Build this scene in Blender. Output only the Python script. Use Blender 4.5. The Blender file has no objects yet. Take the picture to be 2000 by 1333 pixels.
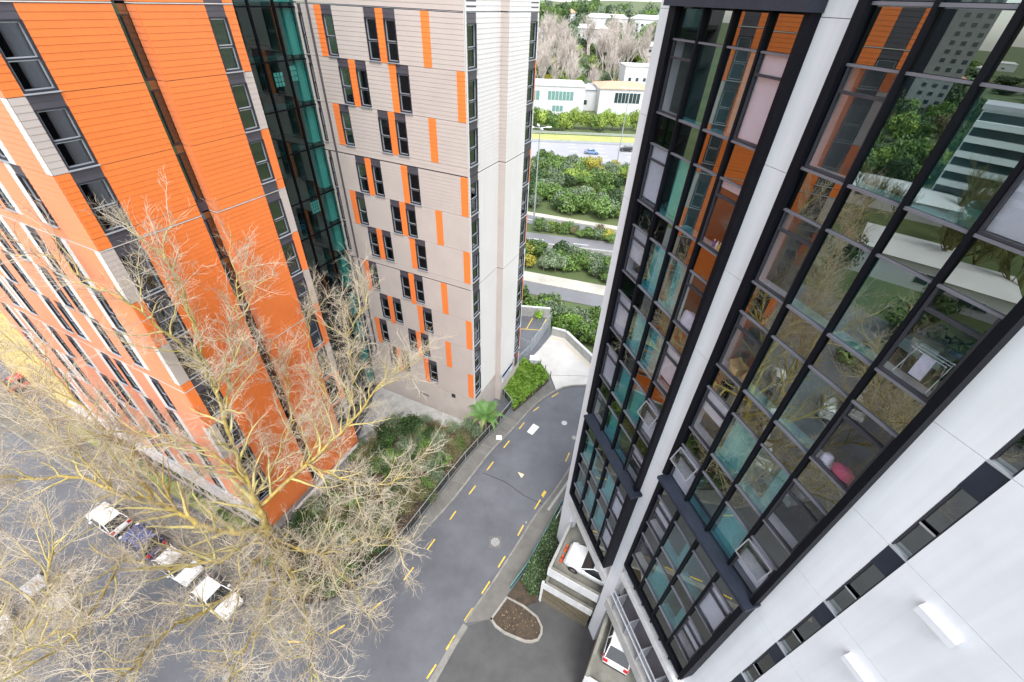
import bpy, math, random
from mathutils import Vector, Matrix
R = math.radians
rnd = random.Random(7)

# ------------------------------------------------------------------ camera, world, sun, exposure
sc = bpy.context.scene
CAM_H = 35.1
cam_d = bpy.data.cameras.new('camera'); cam = bpy.data.objects.new('camera', cam_d)
sc.collection.objects.link(cam); sc.camera = cam
cam_d.sensor_width = 36; cam_d.lens = 15.283; cam_d.clip_start = 0.1; cam_d.clip_end = 40000
pit, rol = R(38.267), R(2.577)
fw = Vector((0, math.cos(pit), -math.sin(pit))); up0 = Vector((0, math.sin(pit), math.cos(pit))); rt0 = Vector((1, 0, 0))
rt = rt0*math.cos(rol)+up0*math.sin(rol); up = up0*math.cos(rol)-rt0*math.sin(rol)
m = Matrix((rt, up, -fw)).transposed().to_4x4(); m.translation = (0, 0, CAM_H); cam.matrix_world = m

SUN_EL, SUN_AZ = 60, 172          # degrees; azimuth clockwise from +Y
w = bpy.data.worlds.new('World'); sc.world = w; w.use_nodes = True
nt = w.node_tree; bg = nt.nodes['Background']
sky = nt.nodes.new('ShaderNodeTexSky'); sky.sky_type = 'NISHITA'; sky.sun_disc = False
sky.sun_elevation = R(SUN_EL); sky.sun_rotation = R(SUN_AZ); sky.dust_density = 1.0; sky.air_density = 1.0
hs = nt.nodes.new('ShaderNodeHueSaturation'); hs.inputs['Saturation'].default_value = 0.26
nt.links.new(sky.outputs[0], hs.inputs['Color']); nt.links.new(hs.outputs[0], bg.inputs['Color'])
bg.inputs['Strength'].default_value = 0.15
sl = bpy.data.lights.new('sun', 'SUN'); so = bpy.data.objects.new('sun', sl); sc.collection.objects.link(so)
sl.energy = 1.25; sl.angle = R(22); sl.color = (1, .985, .97)
sd = Vector((math.sin(R(SUN_AZ))*math.cos(R(SUN_EL)), math.cos(R(SUN_AZ))*math.cos(R(SUN_EL)), math.sin(R(SUN_EL))))
so.rotation_euler = (-sd).to_track_quat('-Z', 'Y').to_euler(); so.location = (0, 0, 80)
vs = sc.view_settings; vs.view_transform = 'Standard'; vs.look = 'None'; vs.gamma = 1; vs.exposure = 1.66
sc.render.engine = 'CYCLES'

# ------------------------------------------------------------------ materials
MATS = {}
def mat(name, col, rough=.6, var=.12, scale=2.0, bump=0.0, bscale=20, metal=0.0, spec=.5, sheen=0.0, col2=None, objrand=0.0, coord='Object', detail=6, streak=0.0):
    if name in MATS: return MATS[name]
    m = bpy.data.materials.new(name); m.use_nodes = True; MATS[name] = m
    n = m.node_tree.nodes; L = m.node_tree.links; b = n['Principled BSDF']
    b.inputs['Roughness'].default_value = rough; b.inputs['Metallic'].default_value = metal
    b.inputs['Specular IOR Level'].default_value = spec
    if sheen: b.inputs['Sheen Weight'].default_value = sheen; b.inputs['Sheen Roughness'].default_value = .45
    tc = n.new('ShaderNodeTexCoord'); no = n.new('ShaderNodeTexNoise')
    no.inputs['Scale'].default_value = scale; no.inputs['Detail'].default_value = detail; no.inputs['Roughness'].default_value = .65
    L.new(tc.outputs[coord], no.inputs['Vector'])
    cr = n.new('ShaderNodeValToRGB'); L.new(no.outputs['Fac'], cr.inputs['Fac'])
    c2 = col2 or tuple(min(1, c*(1+var)) for c in col); c1 = col if col2 else tuple(c*(1-var) for c in col)
    cr.color_ramp.elements[0].position = .3; cr.color_ramp.elements[1].position = .7
    cr.color_ramp.elements[0].color = (*c1, 1); cr.color_ramp.elements[1].color = (*c2, 1)
    out = cr.outputs['Color']
    if streak:
        mp = n.new('ShaderNodeMapping'); mp.inputs['Scale'].default_value = (5, 5, .22); L.new(tc.outputs[coord], mp.inputs['Vector']); n3 = n.new('ShaderNodeTexNoise'); n3.inputs['Scale'].default_value = 1.0; n3.inputs['Detail'].default_value = 8; L.new(mp.outputs[0], n3.inputs['Vector'])
        r3 = n.new('ShaderNodeMapRange'); r3.inputs['From Min'].default_value = .35; r3.inputs['From Max'].default_value = .7; r3.inputs['To Min'].default_value = 1.0; r3.inputs['To Max'].default_value = 1-streak; L.new(n3.outputs['Fac'], r3.inputs['Value'])
        mm = n.new('ShaderNodeMix'); mm.data_type = 'RGBA'; mm.blend_type = 'MULTIPLY'; mm.inputs[0].default_value = 1; L.new(out, mm.inputs[6]); L.new(r3.outputs[0], mm.inputs[7]); out = mm.outputs[2]
    if objrand:
        oi = n.new('ShaderNodeObjectInfo'); mr = n.new('ShaderNodeMapRange')
        mr.inputs['To Min'].default_value = 1-objrand; mr.inputs['To Max'].default_value = 1+objrand
        L.new(oi.outputs['Random'], mr.inputs['Value'])
        h = n.new('ShaderNodeHueSaturation'); L.new(mr.outputs[0], h.inputs['Value']); L.new(out, h.inputs['Color']); out = h.outputs[0]
    L.new(out, b.inputs['Base Color'])
    if bump:
        n2 = n.new('ShaderNodeTexNoise'); n2.inputs['Scale'].default_value = bscale; n2.inputs['Detail'].default_value = 4
        L.new(tc.outputs[coord], n2.inputs['Vector'])
        bp = n.new('ShaderNodeBump'); bp.inputs['Strength'].default_value = bump; bp.inputs['Distance'].default_value = .05
        L.new(n2.outputs['Fac'], bp.inputs['Height']); L.new(bp.outputs[0], b.inputs['Normal'])
    return m
def glass(name, tint, refl=.12, gcol=(.85, .95, .95), wob=0.0, rough=0.0):
    m = bpy.data.materials.new(name); m.use_nodes = True; MATS[name] = m
    n = m.node_tree.nodes; L = m.node_tree.links; n.remove(n['Principled BSDF']); o = n['Material Output']
    tr = n.new('ShaderNodeBsdfTransparent'); tr.inputs[0].default_value = (*tint, 1)
    gl = n.new('ShaderNodeBsdfGlossy'); gl.inputs['Color'].default_value = (*gcol, 1); gl.inputs['Roughness'].default_value = rough
    fr = n.new('ShaderNodeFresnel'); fr.inputs['IOR'].default_value = 1.55
    mr = n.new('ShaderNodeMapRange'); mr.inputs['To Min'].default_value = refl; mr.inputs['To Max'].default_value = 1.0
    L.new(fr.outputs[0], mr.inputs['Value'])
    mx = n.new('ShaderNodeMixShader'); L.new(mr.outputs[0], mx.inputs[0]); L.new(tr.outputs[0], mx.inputs[1]); L.new(gl.outputs[0], mx.inputs[2])
    ge = n.new('ShaderNodeNewGeometry'); tb = n.new('ShaderNodeBsdfTransparent'); m2 = n.new('ShaderNodeMixShader')
    L.new(ge.outputs['Backfacing'], m2.inputs[0]); L.new(mx.outputs[0], m2.inputs[1]); L.new(tb.outputs[0], m2.inputs[2]); L.new(m2.outputs[0], o.inputs['Surface'])
    if wob:
        tc = n.new('ShaderNodeTexCoord'); no = n.new('ShaderNodeTexNoise'); no.inputs['Scale'].default_value = .8; no.inputs['Detail'].default_value = 1
        L.new(tc.outputs['Object'], no.inputs['Vector']); bp = n.new('ShaderNodeBump'); bp.inputs['Strength'].default_value = wob; bp.inputs['Distance'].default_value = .05
        L.new(no.outputs['Fac'], bp.inputs['Height']); L.new(bp.outputs[0], gl.inputs['Normal'])
    return m

ORANGE = mat('orange_paint', (.74, .175, .028), .42, .06, .6, sheen=.32, objrand=.035, streak=.06)
BEIGE = mat('beige_paint', (.425, .365, .332), .5, .05, .6, sheen=.3, objrand=.02)
BEIGE_LIT = mat('lit_beige_paint', (.60, .575, .55), .5, .04, .4, sheen=.3, streak=.06)  # same beige paint, lightened in its colour for the brighter-lit faces
DARK = mat('charcoal_cladding', (.062, .055, .068), .45, .1)
BACKING = mat('wall_backing', (.14, .09, .07), .9, .1)
FRAME = mat('dark_window_frame', (.028, .028, .035), .45, .1, spec=.3)
SILVER = mat('aluminium', (.48, .50, .54), .35, .08, metal=.55)
BLACK = mat('black_frame', (.0035, .004, .007), .5, .2, 3, spec=.12)
SLATE = mat('slate_grey_capping', (.018, .022, .034), .45, .2, 3, spec=.25)
WHITE = mat('white_wall_paint', (.62, .628, .66), .55, .05, .5, spec=.4, streak=.07)
WHITE2 = mat('weathered_white_concrete', (.52, .52, .52), .7, .14, 1.2, bump=.1, streak=.15)
CONC = mat('concrete', (.33, .325, .31), .8, .22, 1.0, bump=.25, bscale=14)
CONC_D = mat('stained_concrete', (.20, .195, .165), .8, .35, .9, bump=.25, bscale=10)
ASPH = mat('asphalt', (.104, .107, .118), .30, .24, .30, bump=.25, bscale=60, coord='Object', detail=10)
ASPH2 = mat('driveway_asphalt', (.072, .071, .070), .42, .25, .5, bump=.25, bscale=50)
PALEDRIVE = mat('pale_concrete_drive', (.50, .48, .45), .7, .14, .35, bump=.1)
FOOT = mat('footpath_concrete', (.128, .122, .11), .75, .22, .8, bump=.2, bscale=18)
KERB = mat('kerb_concrete', (.20, .19, .17), .8, .3, 1.5, bump=.2)
YEL = mat('yellow_road_paint', (.62, .42, .05), .6, .35, 5)
WPAINT = mat('white_road_paint', (.72, .72, .70), .6, .12, 4)
SOIL = mat('leaf_litter_soil', (.035, .027, .02), .95, .4, 3, bump=.6, bscale=9, col2=(.085, .06, .038))
GRASS = mat('mown_grass', (.13, .17, .045), .9, .3, .6, bump=.5, bscale=8, col2=(.26, .25, .08))
TERR = mat('terrain_grass', (.045, .07, .02), .95, .3, .06, col2=(.11, .14, .05))
def leafmat(name, a, b, objrand=.25): return mat(name, a, .55, .2, 1.3, col2=b, objrand=objrand, spec=.35)
LF_DARK = leafmat('dark_foliage', (.02, .05, .014), (.07, .12, .035))
LF_MID = leafmat('mid_green_foliage', (.055, .115, .022), (.17, .26, .065))
LF_GREY = leafmat('grey_green_foliage', (.095, .14, .075), (.23, .29, .17))
LF_BRIGHT = leafmat('bright_green_foliage', (.07, .16, .012), (.22, .36, .04))
LF_LIME = leafmat('lime_foliage', (.14, .22, .03), (.30, .38, .08))
LF_YEL = leafmat('yellow_green_foliage', (.26, .24, .03), (.45, .38, .06))
LF_ORANGE = leafmat('orange_flowering_foliage', (.40, .18, .02), (.6, .36, .04), .1)
LF_BROWN = leafmat('dry_brown_foliage', (.11, .10, .04), (.27, .24, .12))
FERN = leafmat('fern_frond', (.05, .13, .025), (.14, .27, .06), .2)
FERN_DRY = leafmat('dry_fern_frond', (.24, .16, .08), (.36, .27, .16), .1)
BARK_Y = mat('lichen_bark', (.19, .145, .07), .9, .3, 2.6, bump=.8, bscale=14, col2=(.50, .37, .08))
TWIG_Y = mat('lichen_branch', (.32, .27, .11), .9, .3, 2.0, col2=(.58, .49, .17))
TWIG = mat('pale_twig', (.29, .24, .165), .9, .3, .7, col2=(.61, .535, .42))
SEED = mat('seed_ball', (.34, .16, .07), .9, .3, 2)
BARK = mat('grey_bark', (.20, .17, .14), .9, .3, 3)
PALE_TWIG = mat('far_pale_twigs', (.40, .35, .31), .9, .25, .4, col2=(.60, .53, .48))
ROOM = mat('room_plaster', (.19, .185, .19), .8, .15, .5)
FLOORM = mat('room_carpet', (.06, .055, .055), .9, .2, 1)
BLIND = mat('mauve_roller_blind', (.56, .55, .63), .8, .05, 1.5, objrand=.08)
CURTAIN = mat('white_net_curtain', (.72, .73, .74), .8, .12, 6)
TEALWALL = mat('pale_teal_panel', (.38, .62, .60), .6, .1, .8)
G_TEAL = glass('teal_tinted_glass', (.25, .60, .63), .28, (.82, .96, .94), wob=.004)
G_CLEAR = glass('clear_window_glass', (.74, .76, .78), .09, (.9, .95, .97), wob=.003)
G_DARK = glass('dark_spandrel_glass', (.05, .06, .055), .26, (.82, .88, .82), wob=.004)
G_WIN = glass('dark_window_glass', (.17, .20, .22), .13, (.85, .93, 1), wob=.004)
G_LINK = glass('green_stair_glass', (.27, .58, .55), .025, (.7, .9, .9), wob=.004)

# ------------------------------------------------------------------ mesh helpers
COL = sc.collection
def link(o, parent=None):
    COL.objects.link(o)
    if parent is not None: o.parent = parent
    return o
class MB:
    def __init__(s, off=(0, 0, 0)): s.v = []; s.f = []; s.o = Vector(off)
    def add(s, vs, fs):
        b = len(s.v); s.v += [tuple(Vector(v)-s.o) for v in vs]; s.f += [tuple(i+b for i in f) for f in fs]
    def hexa(s, p):   # p: 8 points, bottom 0-3, top 4-7
        s.add(p, [(0, 3, 2, 1), (4, 5, 6, 7), (0, 1, 5, 4), (1, 2, 6, 5), (2, 3, 7, 6), (3, 0, 4, 7)])
    def box(s, x0, x1, y0, y1, z0, z1):
        s.hexa([(x0, y0, z0), (x1, y0, z0), (x1, y1, z0), (x0, y1, z0), (x0, y0, z1), (x1, y0, z1), (x1, y1, z1), (x0, y1, z1)])
    def fbox(s, F, u0, u1, w0, w1, z0, z1):
        a = [F.p(u0, w0, z0), F.p(u1, w0, z0), F.p(u1, w1, z0), F.p(u0, w1, z0)]
        t = [F.p(u0, w0, z1), F.p(u1, w0, z1), F.p(u1, w1, z1), F.p(u0, w1, z1)]
        if F.d.x*F.n.y-F.d.y*F.n.x < 0: a, t = [a[1], a[0], a[3], a[2]], [t[1], t[0], t[3], t[2]]
        s.hexa(a+t)
    def prism(s, pts, z0, z1):
        n = len(pts); lo = [(p[0], p[1], z0 if len(p) < 3 else p[2]+z0) for p in pts]; hi = [(p[0], p[1], z1 if len(p) < 3 else p[2]+z1) for p in pts]
        s.add(lo+hi, [tuple(range(n-1, -1, -1)), tuple(range(n, 2*n))]+[(i, (i+1) % n, n+(i+1) % n, n+i) for i in range(n)])
    def tube(s, pts, rads, k=6, cap=True):
        pts = [Vector(p) for p in pts]; n = len(pts); rings = []
        ref = Vector((.31, .17, .94))
        for i, p in enumerate(pts):
            t = (pts[min(i+1, n-1)]-pts[max(i-1, 0)]);
            if t.length < 1e-6: t = Vector((0, 0, 1))
            t.normalize(); a = t.cross(ref)
            if a.length < .05: a = t.cross(Vector((1, 0, 0)))
            a.normalize(); b = t.cross(a); r = rads[i] if not isinstance(rads, (int, float)) else rads
            rings += [p+(a*math.cos(2*math.pi*j/k)+b*math.sin(2*math.pi*j/k))*r for j in range(k)]
        fs = []
        for i in range(n-1):
            for j in range(k):
                fs.append((i*k+j, i*k+(j+1) % k, (i+1)*k+(j+1) % k, (i+1)*k+j))
        if cap: fs += [tuple(range(k-1, -1, -1)), tuple((n-1)*k+j for j in range(k))]
        s.add(rings, fs)
    def mesh(s, name, m, smooth=None):
        me = bpy.data.meshes.new(name); me.from_pydata(s.v, [], s.f)
        if m is not None: me.materials.append(m)
        if smooth is not None:
            me.polygons.foreach_set('use_smooth', [True]*len(me.polygons))
            if smooth < 3: me.set_sharp_from_angle(angle=smooth)
        me.validate(); me.update(); return me
    def build(s, name, m, parent=None, smooth=None, loc=None):
        o = bpy.data.objects.new(name, s.mesh(name, m, smooth)); link(o, parent)
        if loc is not None: o.location = loc
        return o
class Fr:   # facade frame: u along wall, w outwards, z up (world)
    def __init__(s, o, d, n): s.o = Vector((o[0], o[1], 0)); s.d = Vector((d[0], d[1], 0)).normalized(); s.n = Vector((n[0], n[1], 0)).normalized()
    def p(s, u, w, z): return s.o+s.d*u+s.n*w+Vector((0, 0, z))
    def rot(s): return math.atan2(s.n.y, s.n.x)-math.pi/2   # local +Y -> outward normal
def tag(o, label=None, cat=None, group=None, kind=None):
    if label: o['label'] = label
    if cat: o['category'] = cat
    if group: o['group'] = group
    if kind: o['kind'] = kind
    return o
def thing(name, loc, label, cat, group=None, rz=0):
    o = bpy.data.objects.new(name, None); o.empty_display_size = .3; link(o); o.location = loc; o.rotation_euler.z = rz
    return tag(o, label, cat, group)
def copy_tree(o, parent=None):
    c = o.copy(); COL.objects.link(c); c.parent = parent
    for ch in list(o.children): copy_tree(ch, c)
    return c
def az(a): return (math.sin(R(a)), math.cos(R(a)))
def strip(mb, pts, wd, z0, z1, side=1):   # solid strip of width wd on the left(+1)/right(-1) of polyline
    n = len(pts); nor = []
    for i in range(n):
        a = Vector(pts[max(i-1, 0)][:2]); b = Vector(pts[min(i+1, n-1)][:2]); t = (b-a).normalized(); nor.append(Vector((-t.y, t.x))*side)
    for i in range(n-1):
        a = Vector(pts[i][:2]); b = Vector(pts[i+1][:2]); a2 = a+nor[i]*wd; b2 = b+nor[i+1]*wd
        q = [a, b, b2, a2] if side > 0 else [b, a, a2, b2]
        mb.hexa([(v.x, v.y, z0) for v in q]+[(v.x, v.y, z1) for v in q])
def smooth_line(pts, sub=4):
    out = []; n = len(pts); P = [Vector(p) for p in pts]
    for i in range(n-1):
        p0, p1, p2, p3 = P[max(i-1, 0)], P[i], P[i+1], P[min(i+2, n-1)]
        for j in range(sub):
            t = j/sub; out.append(.5*((2*p1)+(p2-p0)*t+(2*p0-5*p1+4*p2-p3)*t*t+(3*p1-p0-3*p2+p3)*t**3))
    out.append(P[-1]); return out

# ------------------------------------------------------------------ terrain and ground
def sstep(a, b, x): t = max(0, min(1, (x-a)/(b-a))); return t*t*(3-2*t)
def terr(x, y):
    z = -3.2
    if x < -45: z = -3.2+3.0*sstep(-45, -62, x)
    z += (27*sstep(225, 390, y)*(.8+.2*math.sin(x*.012+1)) + 9*sstep(420, 900, y)*(.5+.5*math.sin(x*.004)))*sstep(-260, -80, x)
    z += 4*sstep(-420, -900, x)*(.6+.4*math.sin(y*.006+2))
    if y < -60 or x > 80: z += 12*sstep(80, 600, max(x, -y))
    return z
xs = [-4200, -2600, -1800, -1300, -1000, -800, -650, -520, -420, -340, -270, -210, -160, -120, -90, -75, -63, -60, -45, -35, -25, -15, -8, 0, 8, 16, 24, 32, 40, 50, 60, 75, 90, 110, 140, 180, 240, 320, 420, 560, 800, 1200, 1800, 2600]
ys = [-2000, -1200, -700, -400, -200, -100, -60, -40, 0, 20, 40, 60, 80, 100, 125, 150, 175, 200, 215, 225, 240, 255, 270, 285, 300, 315, 330, 350, 370, 390, 420, 460, 520, 600, 720, 900, 1200, 1700, 2600, 3800]
mb = MB(); nx = len(xs)
mb.v = [(x, y, terr(x, y)) for y in ys for x in xs]
mb.f = [(j*nx+i, j*nx+i+1, (j+1)*nx+i+1, (j+1)*nx+i) for j in range(len(ys)-1) for i in range(nx-1)]
ground = tag(mb.build('ground', TERR, smooth=4), kind='structure')

SITE = [(-60, -40), (70, -40), (70, 30), (14, 36), (9.9, 40.5), (6.93, 45.5), (5.2, 46.1), (5.2, 50.2), (-30, 52), (-60, 60)]
mb = MB(); mb.prism(SITE, -4.5, 0); road = tag(mb.build('road', ASPH), kind='structure')

KL = [(20, 37.2), (12, 36.9), (8.97, 36.69), (6.81, 36.37), (5.28, 35.57), (3.89, 34.3), (2.55, 32.75), (1.39, 30.99), (.3, 29.33), (-.84, 27.75), (-1.81, 26.26), (-4.57, 21.27), (-6.52, 18.34), (-7.86, 15.97), (-9.27, 13.83), (-10.67, 12.25), (-12.29, 11.11), (-13.83, 10.7), (-15.7, 10.75), (-17.6, 11.8), (-19.9, 13.55), (-24, 15.6), (-33, 19.6), (-44, 24.5), (-58, 30.7)]
KLs = [(p.x, p.y) for p in smooth_line([(a, b, 0) for a, b in KL], 3)]
PATH_IN = [(4.6, 37.1), (2.9, 34.9), (.57, 31.95), (-.76, 30.57), (-2.2, 28.2), (-3.84, 25.61), (-5.09, 23.24), (-6.98, 19.56), (-8.45, 16.61), (-10.73, 13.9), (-12.6, 12.75), (-14.6, 12.4), (-16.4, 13.1), (-18.6, 15.2), (-22, 17.2), (-33, 22.2), (-44, 27), (-58, 33.2)]
mb = MB(); strip(mb, KLs, .16, 0, .13, -1); tag(mb.build('kerb', KERB), kind='structure')
# footpath: between kerb inner line and PATH_IN
def ribbon(mb, A, B, z0, z1, n=60):
    def res(P):
        P = [Vector(p) for p in P]; d = [0]
        for i in range(len(P)-1): d.append(d[-1]+(P[i+1]-P[i]).length)
        out = []
        for k in range(n+1):
            s = d[-1]*k/n; i = 0
            while i < len(P)-2 and d[i+1] < s: i += 1
            t = (s-d[i])/max(1e-6, d[i+1]-d[i]); out.append(P[i].lerp(P[i+1], min(1, t)))
        return out
    a, b = res(A), res(B)
    for k in range(n):
        mb.hexa([(*a[k], z0), (*a[k+1], z0), (*b[k+1], z0), (*b[k], z0), (*a[k], z1), (*a[k+1], z1), (*b[k+1], z1), (*b[k], z1)])
ki = []
for i in range(len(KLs)):
    a = Vector(KLs[max(i-1, 0)]); b = Vector(KLs[min(i+1, len(KLs)-1)]); t = (b-a).normalized(); p = Vector(KLs[i])-Vector((-t.y, t.x))*.162; ki.append((p.x, p.y))
ki = [p for p in ki if p[0] < 5.3]
mb = MB(); ribbon(mb, ki, PATH_IN, 0, .125, 90); tag(mb.build('footpath', FOOT), kind='structure')

KR = [(8.6, 29), (7.5, 27.5), (6.25, 25.69), (4.48, 22.85), (2.65, 20.28), (1.0, 17.5), (-.47, 15.02), (-1.8, 12.98), (-2.5, 11.85)]
KRs = [(p.x, p.y) for p in smooth_line([(a, b, 0) for a, b in KR], 3)]
mb = MB(); strip(mb, KRs, .15, 0, .12, 1); tag(mb.build('kerb', KERB), kind='structure')
FR = [(10, 28.2), (8.8, 26.6), (7.4, 24.9), (5.04, 21.47), (3.82, 19.07), (1.92, 15.75), (.45, 13.65), (-.7, 12.1)]
mb = MB(); ribbon(mb, [(x+.155*.86, y-.155*.5) for x, y in KRs], FR, 0, .115, 40); tag(mb.build('footpath', FOOT), kind='structure')
mb = MB(); strip(mb, [(-2.55, 11.78), (-3.16, 10.78), (-4.33, 8.51), (-5.6, 6.2), (-7.5, 3)], .42, 0, .006, 1); tag(mb.build('gutter', KERB), kind='structure')
mb = MB(); strip(mb, [(8.3, 27.0), (6.5, 24.6), (4.9, 22.2), (3.9, 20.7)], .22, .115, .121, -1); tag(mb.build('gutter', CONC), kind='structure')
# entrance apron beside the car park and pale upper drive
mb = MB(); mb.prism([(-2.3, 11.6), (-.6, 12.2), (.5, 13.6), (1.8, 13.2), (3.2, 13.5), (6.6, 11.9), (6.9, 9.6), (4.9, 6.6), (2, 1), (-6, 1), (-4.1, 8.3)], 0, .004); tag(mb.build('driveway', ASPH2), kind='structure')
mb = MB(); mb.prism([(5.3, 35.8), (6.81, 36.55), (8.97, 36.87), (12.4, 37.1), (9.9, 40.5), (6.93, 45.5), (5.2, 46.1), (3.46, 42.8), (1.95, 40.5), (3.6, 40.0), (4.75, 38.2)], 0, .05); tag(mb.build('driveway', PALEDRIVE), kind='structure')
mb = MB(); strip(mb, [(4.75, 38.2), (8, 38.3), (11.4, 38.3)], .05, .05, .054); tag(mb.build('drive_joint', FOOT), kind='structure')
# yellow wash by the parapet
mb = MB(); strip(mb, [(11.4, 38.1), (9.6, 40.4), (6.75, 45.1), (5.25, 45.7)], .32, .05, .054, 1); tag(mb.build('painted_edge', mat('faded_yellow_paint', (.55, .44, .22), .7, .2, 2, col2=(.50, .48, .44))), kind='structure')
# lower car park behind the fence
mb = MB()
for i in range(7): strip(mb, [(4.6-i*1.9, 49.9), (3.7-i*1.9, 47.2)], .12, 0, .004)
strip(mb, [(3.9, 47.2), (-9, 47.6)], .12, .004, .008); tag(mb.build('bay_marking', YEL), kind='structure')

# parapets round the drive
def wall_run(name, pts, th, z0, z1, m, label, cat, cap=None):
    t = thing(name, (pts[0][0], pts[0][1], z0), label, cat)
    for a, b in zip(pts, pts[1:]):
        mb = MB(t.location); strip(mb, [a, b], th, z0, z1); mb.build('wall_panel', m, t)
        if cap: mb = MB(t.location); strip(mb, [a, b], th+.06, z1, z1+.06); mb.build('coping', cap, t)
    return t
wall_run('parapet_wall', [(5.2, 46.1), (6.93, 45.5), (8.4, 43), (9.9, 40.5), (13.2, 36.6)], .28, -.5, 1.15, CONC, 'pale concrete parapet curving round the end of the driveway', 'wall', WHITE2)
wall_run('retaining_wall', [(-12, 51.1), (-5, 50.7), (0, 50.4), (5.1, 50.1)], .3, -.5, 1.5, CONC, 'grey concrete wall behind the yellow parking bays', 'wall', WHITE2)

# yellow no-stopping dashes, white paint, manholes
def dash(a, b, wd=.11, m=YEL, name='yellow_dash', z=.006):
    mb = MB(); a = Vector(a); b = Vector(b); t = (b-a).normalized(); n_ = Vector((-t.y, t.x))*wd/2
    q = [a-n_, b-n_, b+n_, a+n_]; mb.hexa([(v.x, v.y, 0) for v in q]+[(v.x, v.y, z) for v in q]); return mb.build(name, m, road)
for a, b in [((5.57, 35.36), (4.74, 34.64)), ((3.28, 33.05), (2.65, 32.39)), ((1.68, 30.74), (1.16, 29.83)), ((.19, 28.24), (-.34, 27.33)), ((-1.27, 25.61), (-1.82, 24.63)), ((-2.73, 22.92), (-3.23, 22.03)), ((-4.2, 20.35), (-4.6, 19.55)), ((-5.6, 17.78), (-6.07, 16.9)), ((-6.87, 15.48), (-7.42, 14.51)), ((-8.71, 12.89), (-9.44, 12.2)), ((-10.88, 11.34), (-11.71, 10.77)), ((-13.44, 10.2), (-14.42, 10.2)),
             ((6.16, 27.07), (5.73, 26.05)), ((3.65, 22.52), (3.38, 22.05)), ((3.17, 21.79), (2.65, 20.87)), ((1.68, 19.34), (1.21, 18.41)), ((.23, 16.66), (-.29, 15.76)), ((-.88, 14.69), (-1.41, 13.8)), ((-1.99, 12.79), (-2.51, 11.94)), ((-3.04, 11.04), (-3.55, 10.14)), ((-4.09, 9.29), (-4.57, 8.5)), ((-5.1, 7.6), (-5.6, 6.7))]:
    dash(a, b)
mb = MB(); mb.prism([(2.64, 30.62), (1.96, 29.49), (2.51, 29.1), (3.26, 30.21)], 0, .006); mb.build('white_patch', WPAINT, road)
mb = MB(); mb.prism([(1.1, 24.6), (1.45, 23.95), (1.72, 24.35)], 0, .006); mb.build('triangle_mark', mat('cream_road_paint', (.66, .55, .34), .7, .2, 3), road)
mb = MB(); mb.prism([(3.55, 22.75), (3.25, 22.25), (3.45, 22.12), (3.75, 22.6)], 0, .0075); mb.build('yellow_patch', YEL, road)
def manhole(x, y, r, m, sq=0):
    mb = MB()
    if sq: mb.box(x-sq, x+sq, y-sq, y+sq, 0, .005); mb.build('manhole_surround', FOOT, road); mb = MB()
    for rr, z0, z1 in ((r, 0, .010), (r*.72, .010, .014), (r*.35, .014, .018)):
        mb.prism([(x+rr*math.cos(i*math.pi/10), y+rr*math.sin(i*math.pi/10)) for i in range(20)], z0, z1)
    mb.build('manhole_cover', m, road)
MH = mat('worn_iron_cover', (.24, .24, .24), .5, .4, 9)
manhole(5.92, 30.91, .3, WHITE2); manhole(6.8, 29.0, .26, CONC); manhole(-.63, 17.77, .36, MH, .5)
manhole(-17.5, 8.1, .22, MH); manhole(1.9, 19.6, .1, MH)
mb = MB(); mb.box(-1.15, -.6, 28.2, 28.75, .125, .132); tag(mb.build('paving_slab', WPAINT), kind='structure')
# patched asphalt, slightly different tone
mb = MB(); strip(mb, [(-2.2, 24.3), (0, 23.4), (1.7, 22.1), (3.6, 21.2)], .06, .003, .005); mb.build('tar_seam', mat('tar', (.025, .025, .027), .35), road)

# kerbed island at the car park entrance
isl = [(-.7, 12.1), (-.27, 11.59), (.4, 11.2), (1.15, 10.95), (1.8, 10.75), (2.32, 10.74), (2.8, 10.9), (3.06, 11.3), (3.1, 11.75), (2.75, 12.42), (1.72, 13.12), (.45, 13.65)]
t = thing('traffic_island', (1.3, 12, 0), 'small rounded kerbed soil island beside the car park entrance', 'island')
mb = MB(t.location); strip(mb, isl+isl[:1], .16, .004, .16, 1); mb.build('kerb', mat('island_kerb', (.26, .245, .215), .8, .25, 3), t)
mb = MB(t.location); mb.prism([(x*.94+.08, y*.96+.48) for x, y in isl], .004, .12); mb.build('soil', SOIL, t)
mb = MB(t.location)
for i in range(70):
    x = rnd.uniform(.1, 2.7); y = rnd.uniform(11.3, 12.9); s = rnd.uniform(.02, .055); a = rnd.random()*6
    mb.add([(x+s*math.cos(a+k*1.57), y+s*.6*math.sin(a+k*1.57), .125+.01*k) for k in range(4)], [(0, 1, 2, 3)])
tag(mb.build('fallen_leaves', FERN_DRY, t), kind='stuff')

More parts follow.
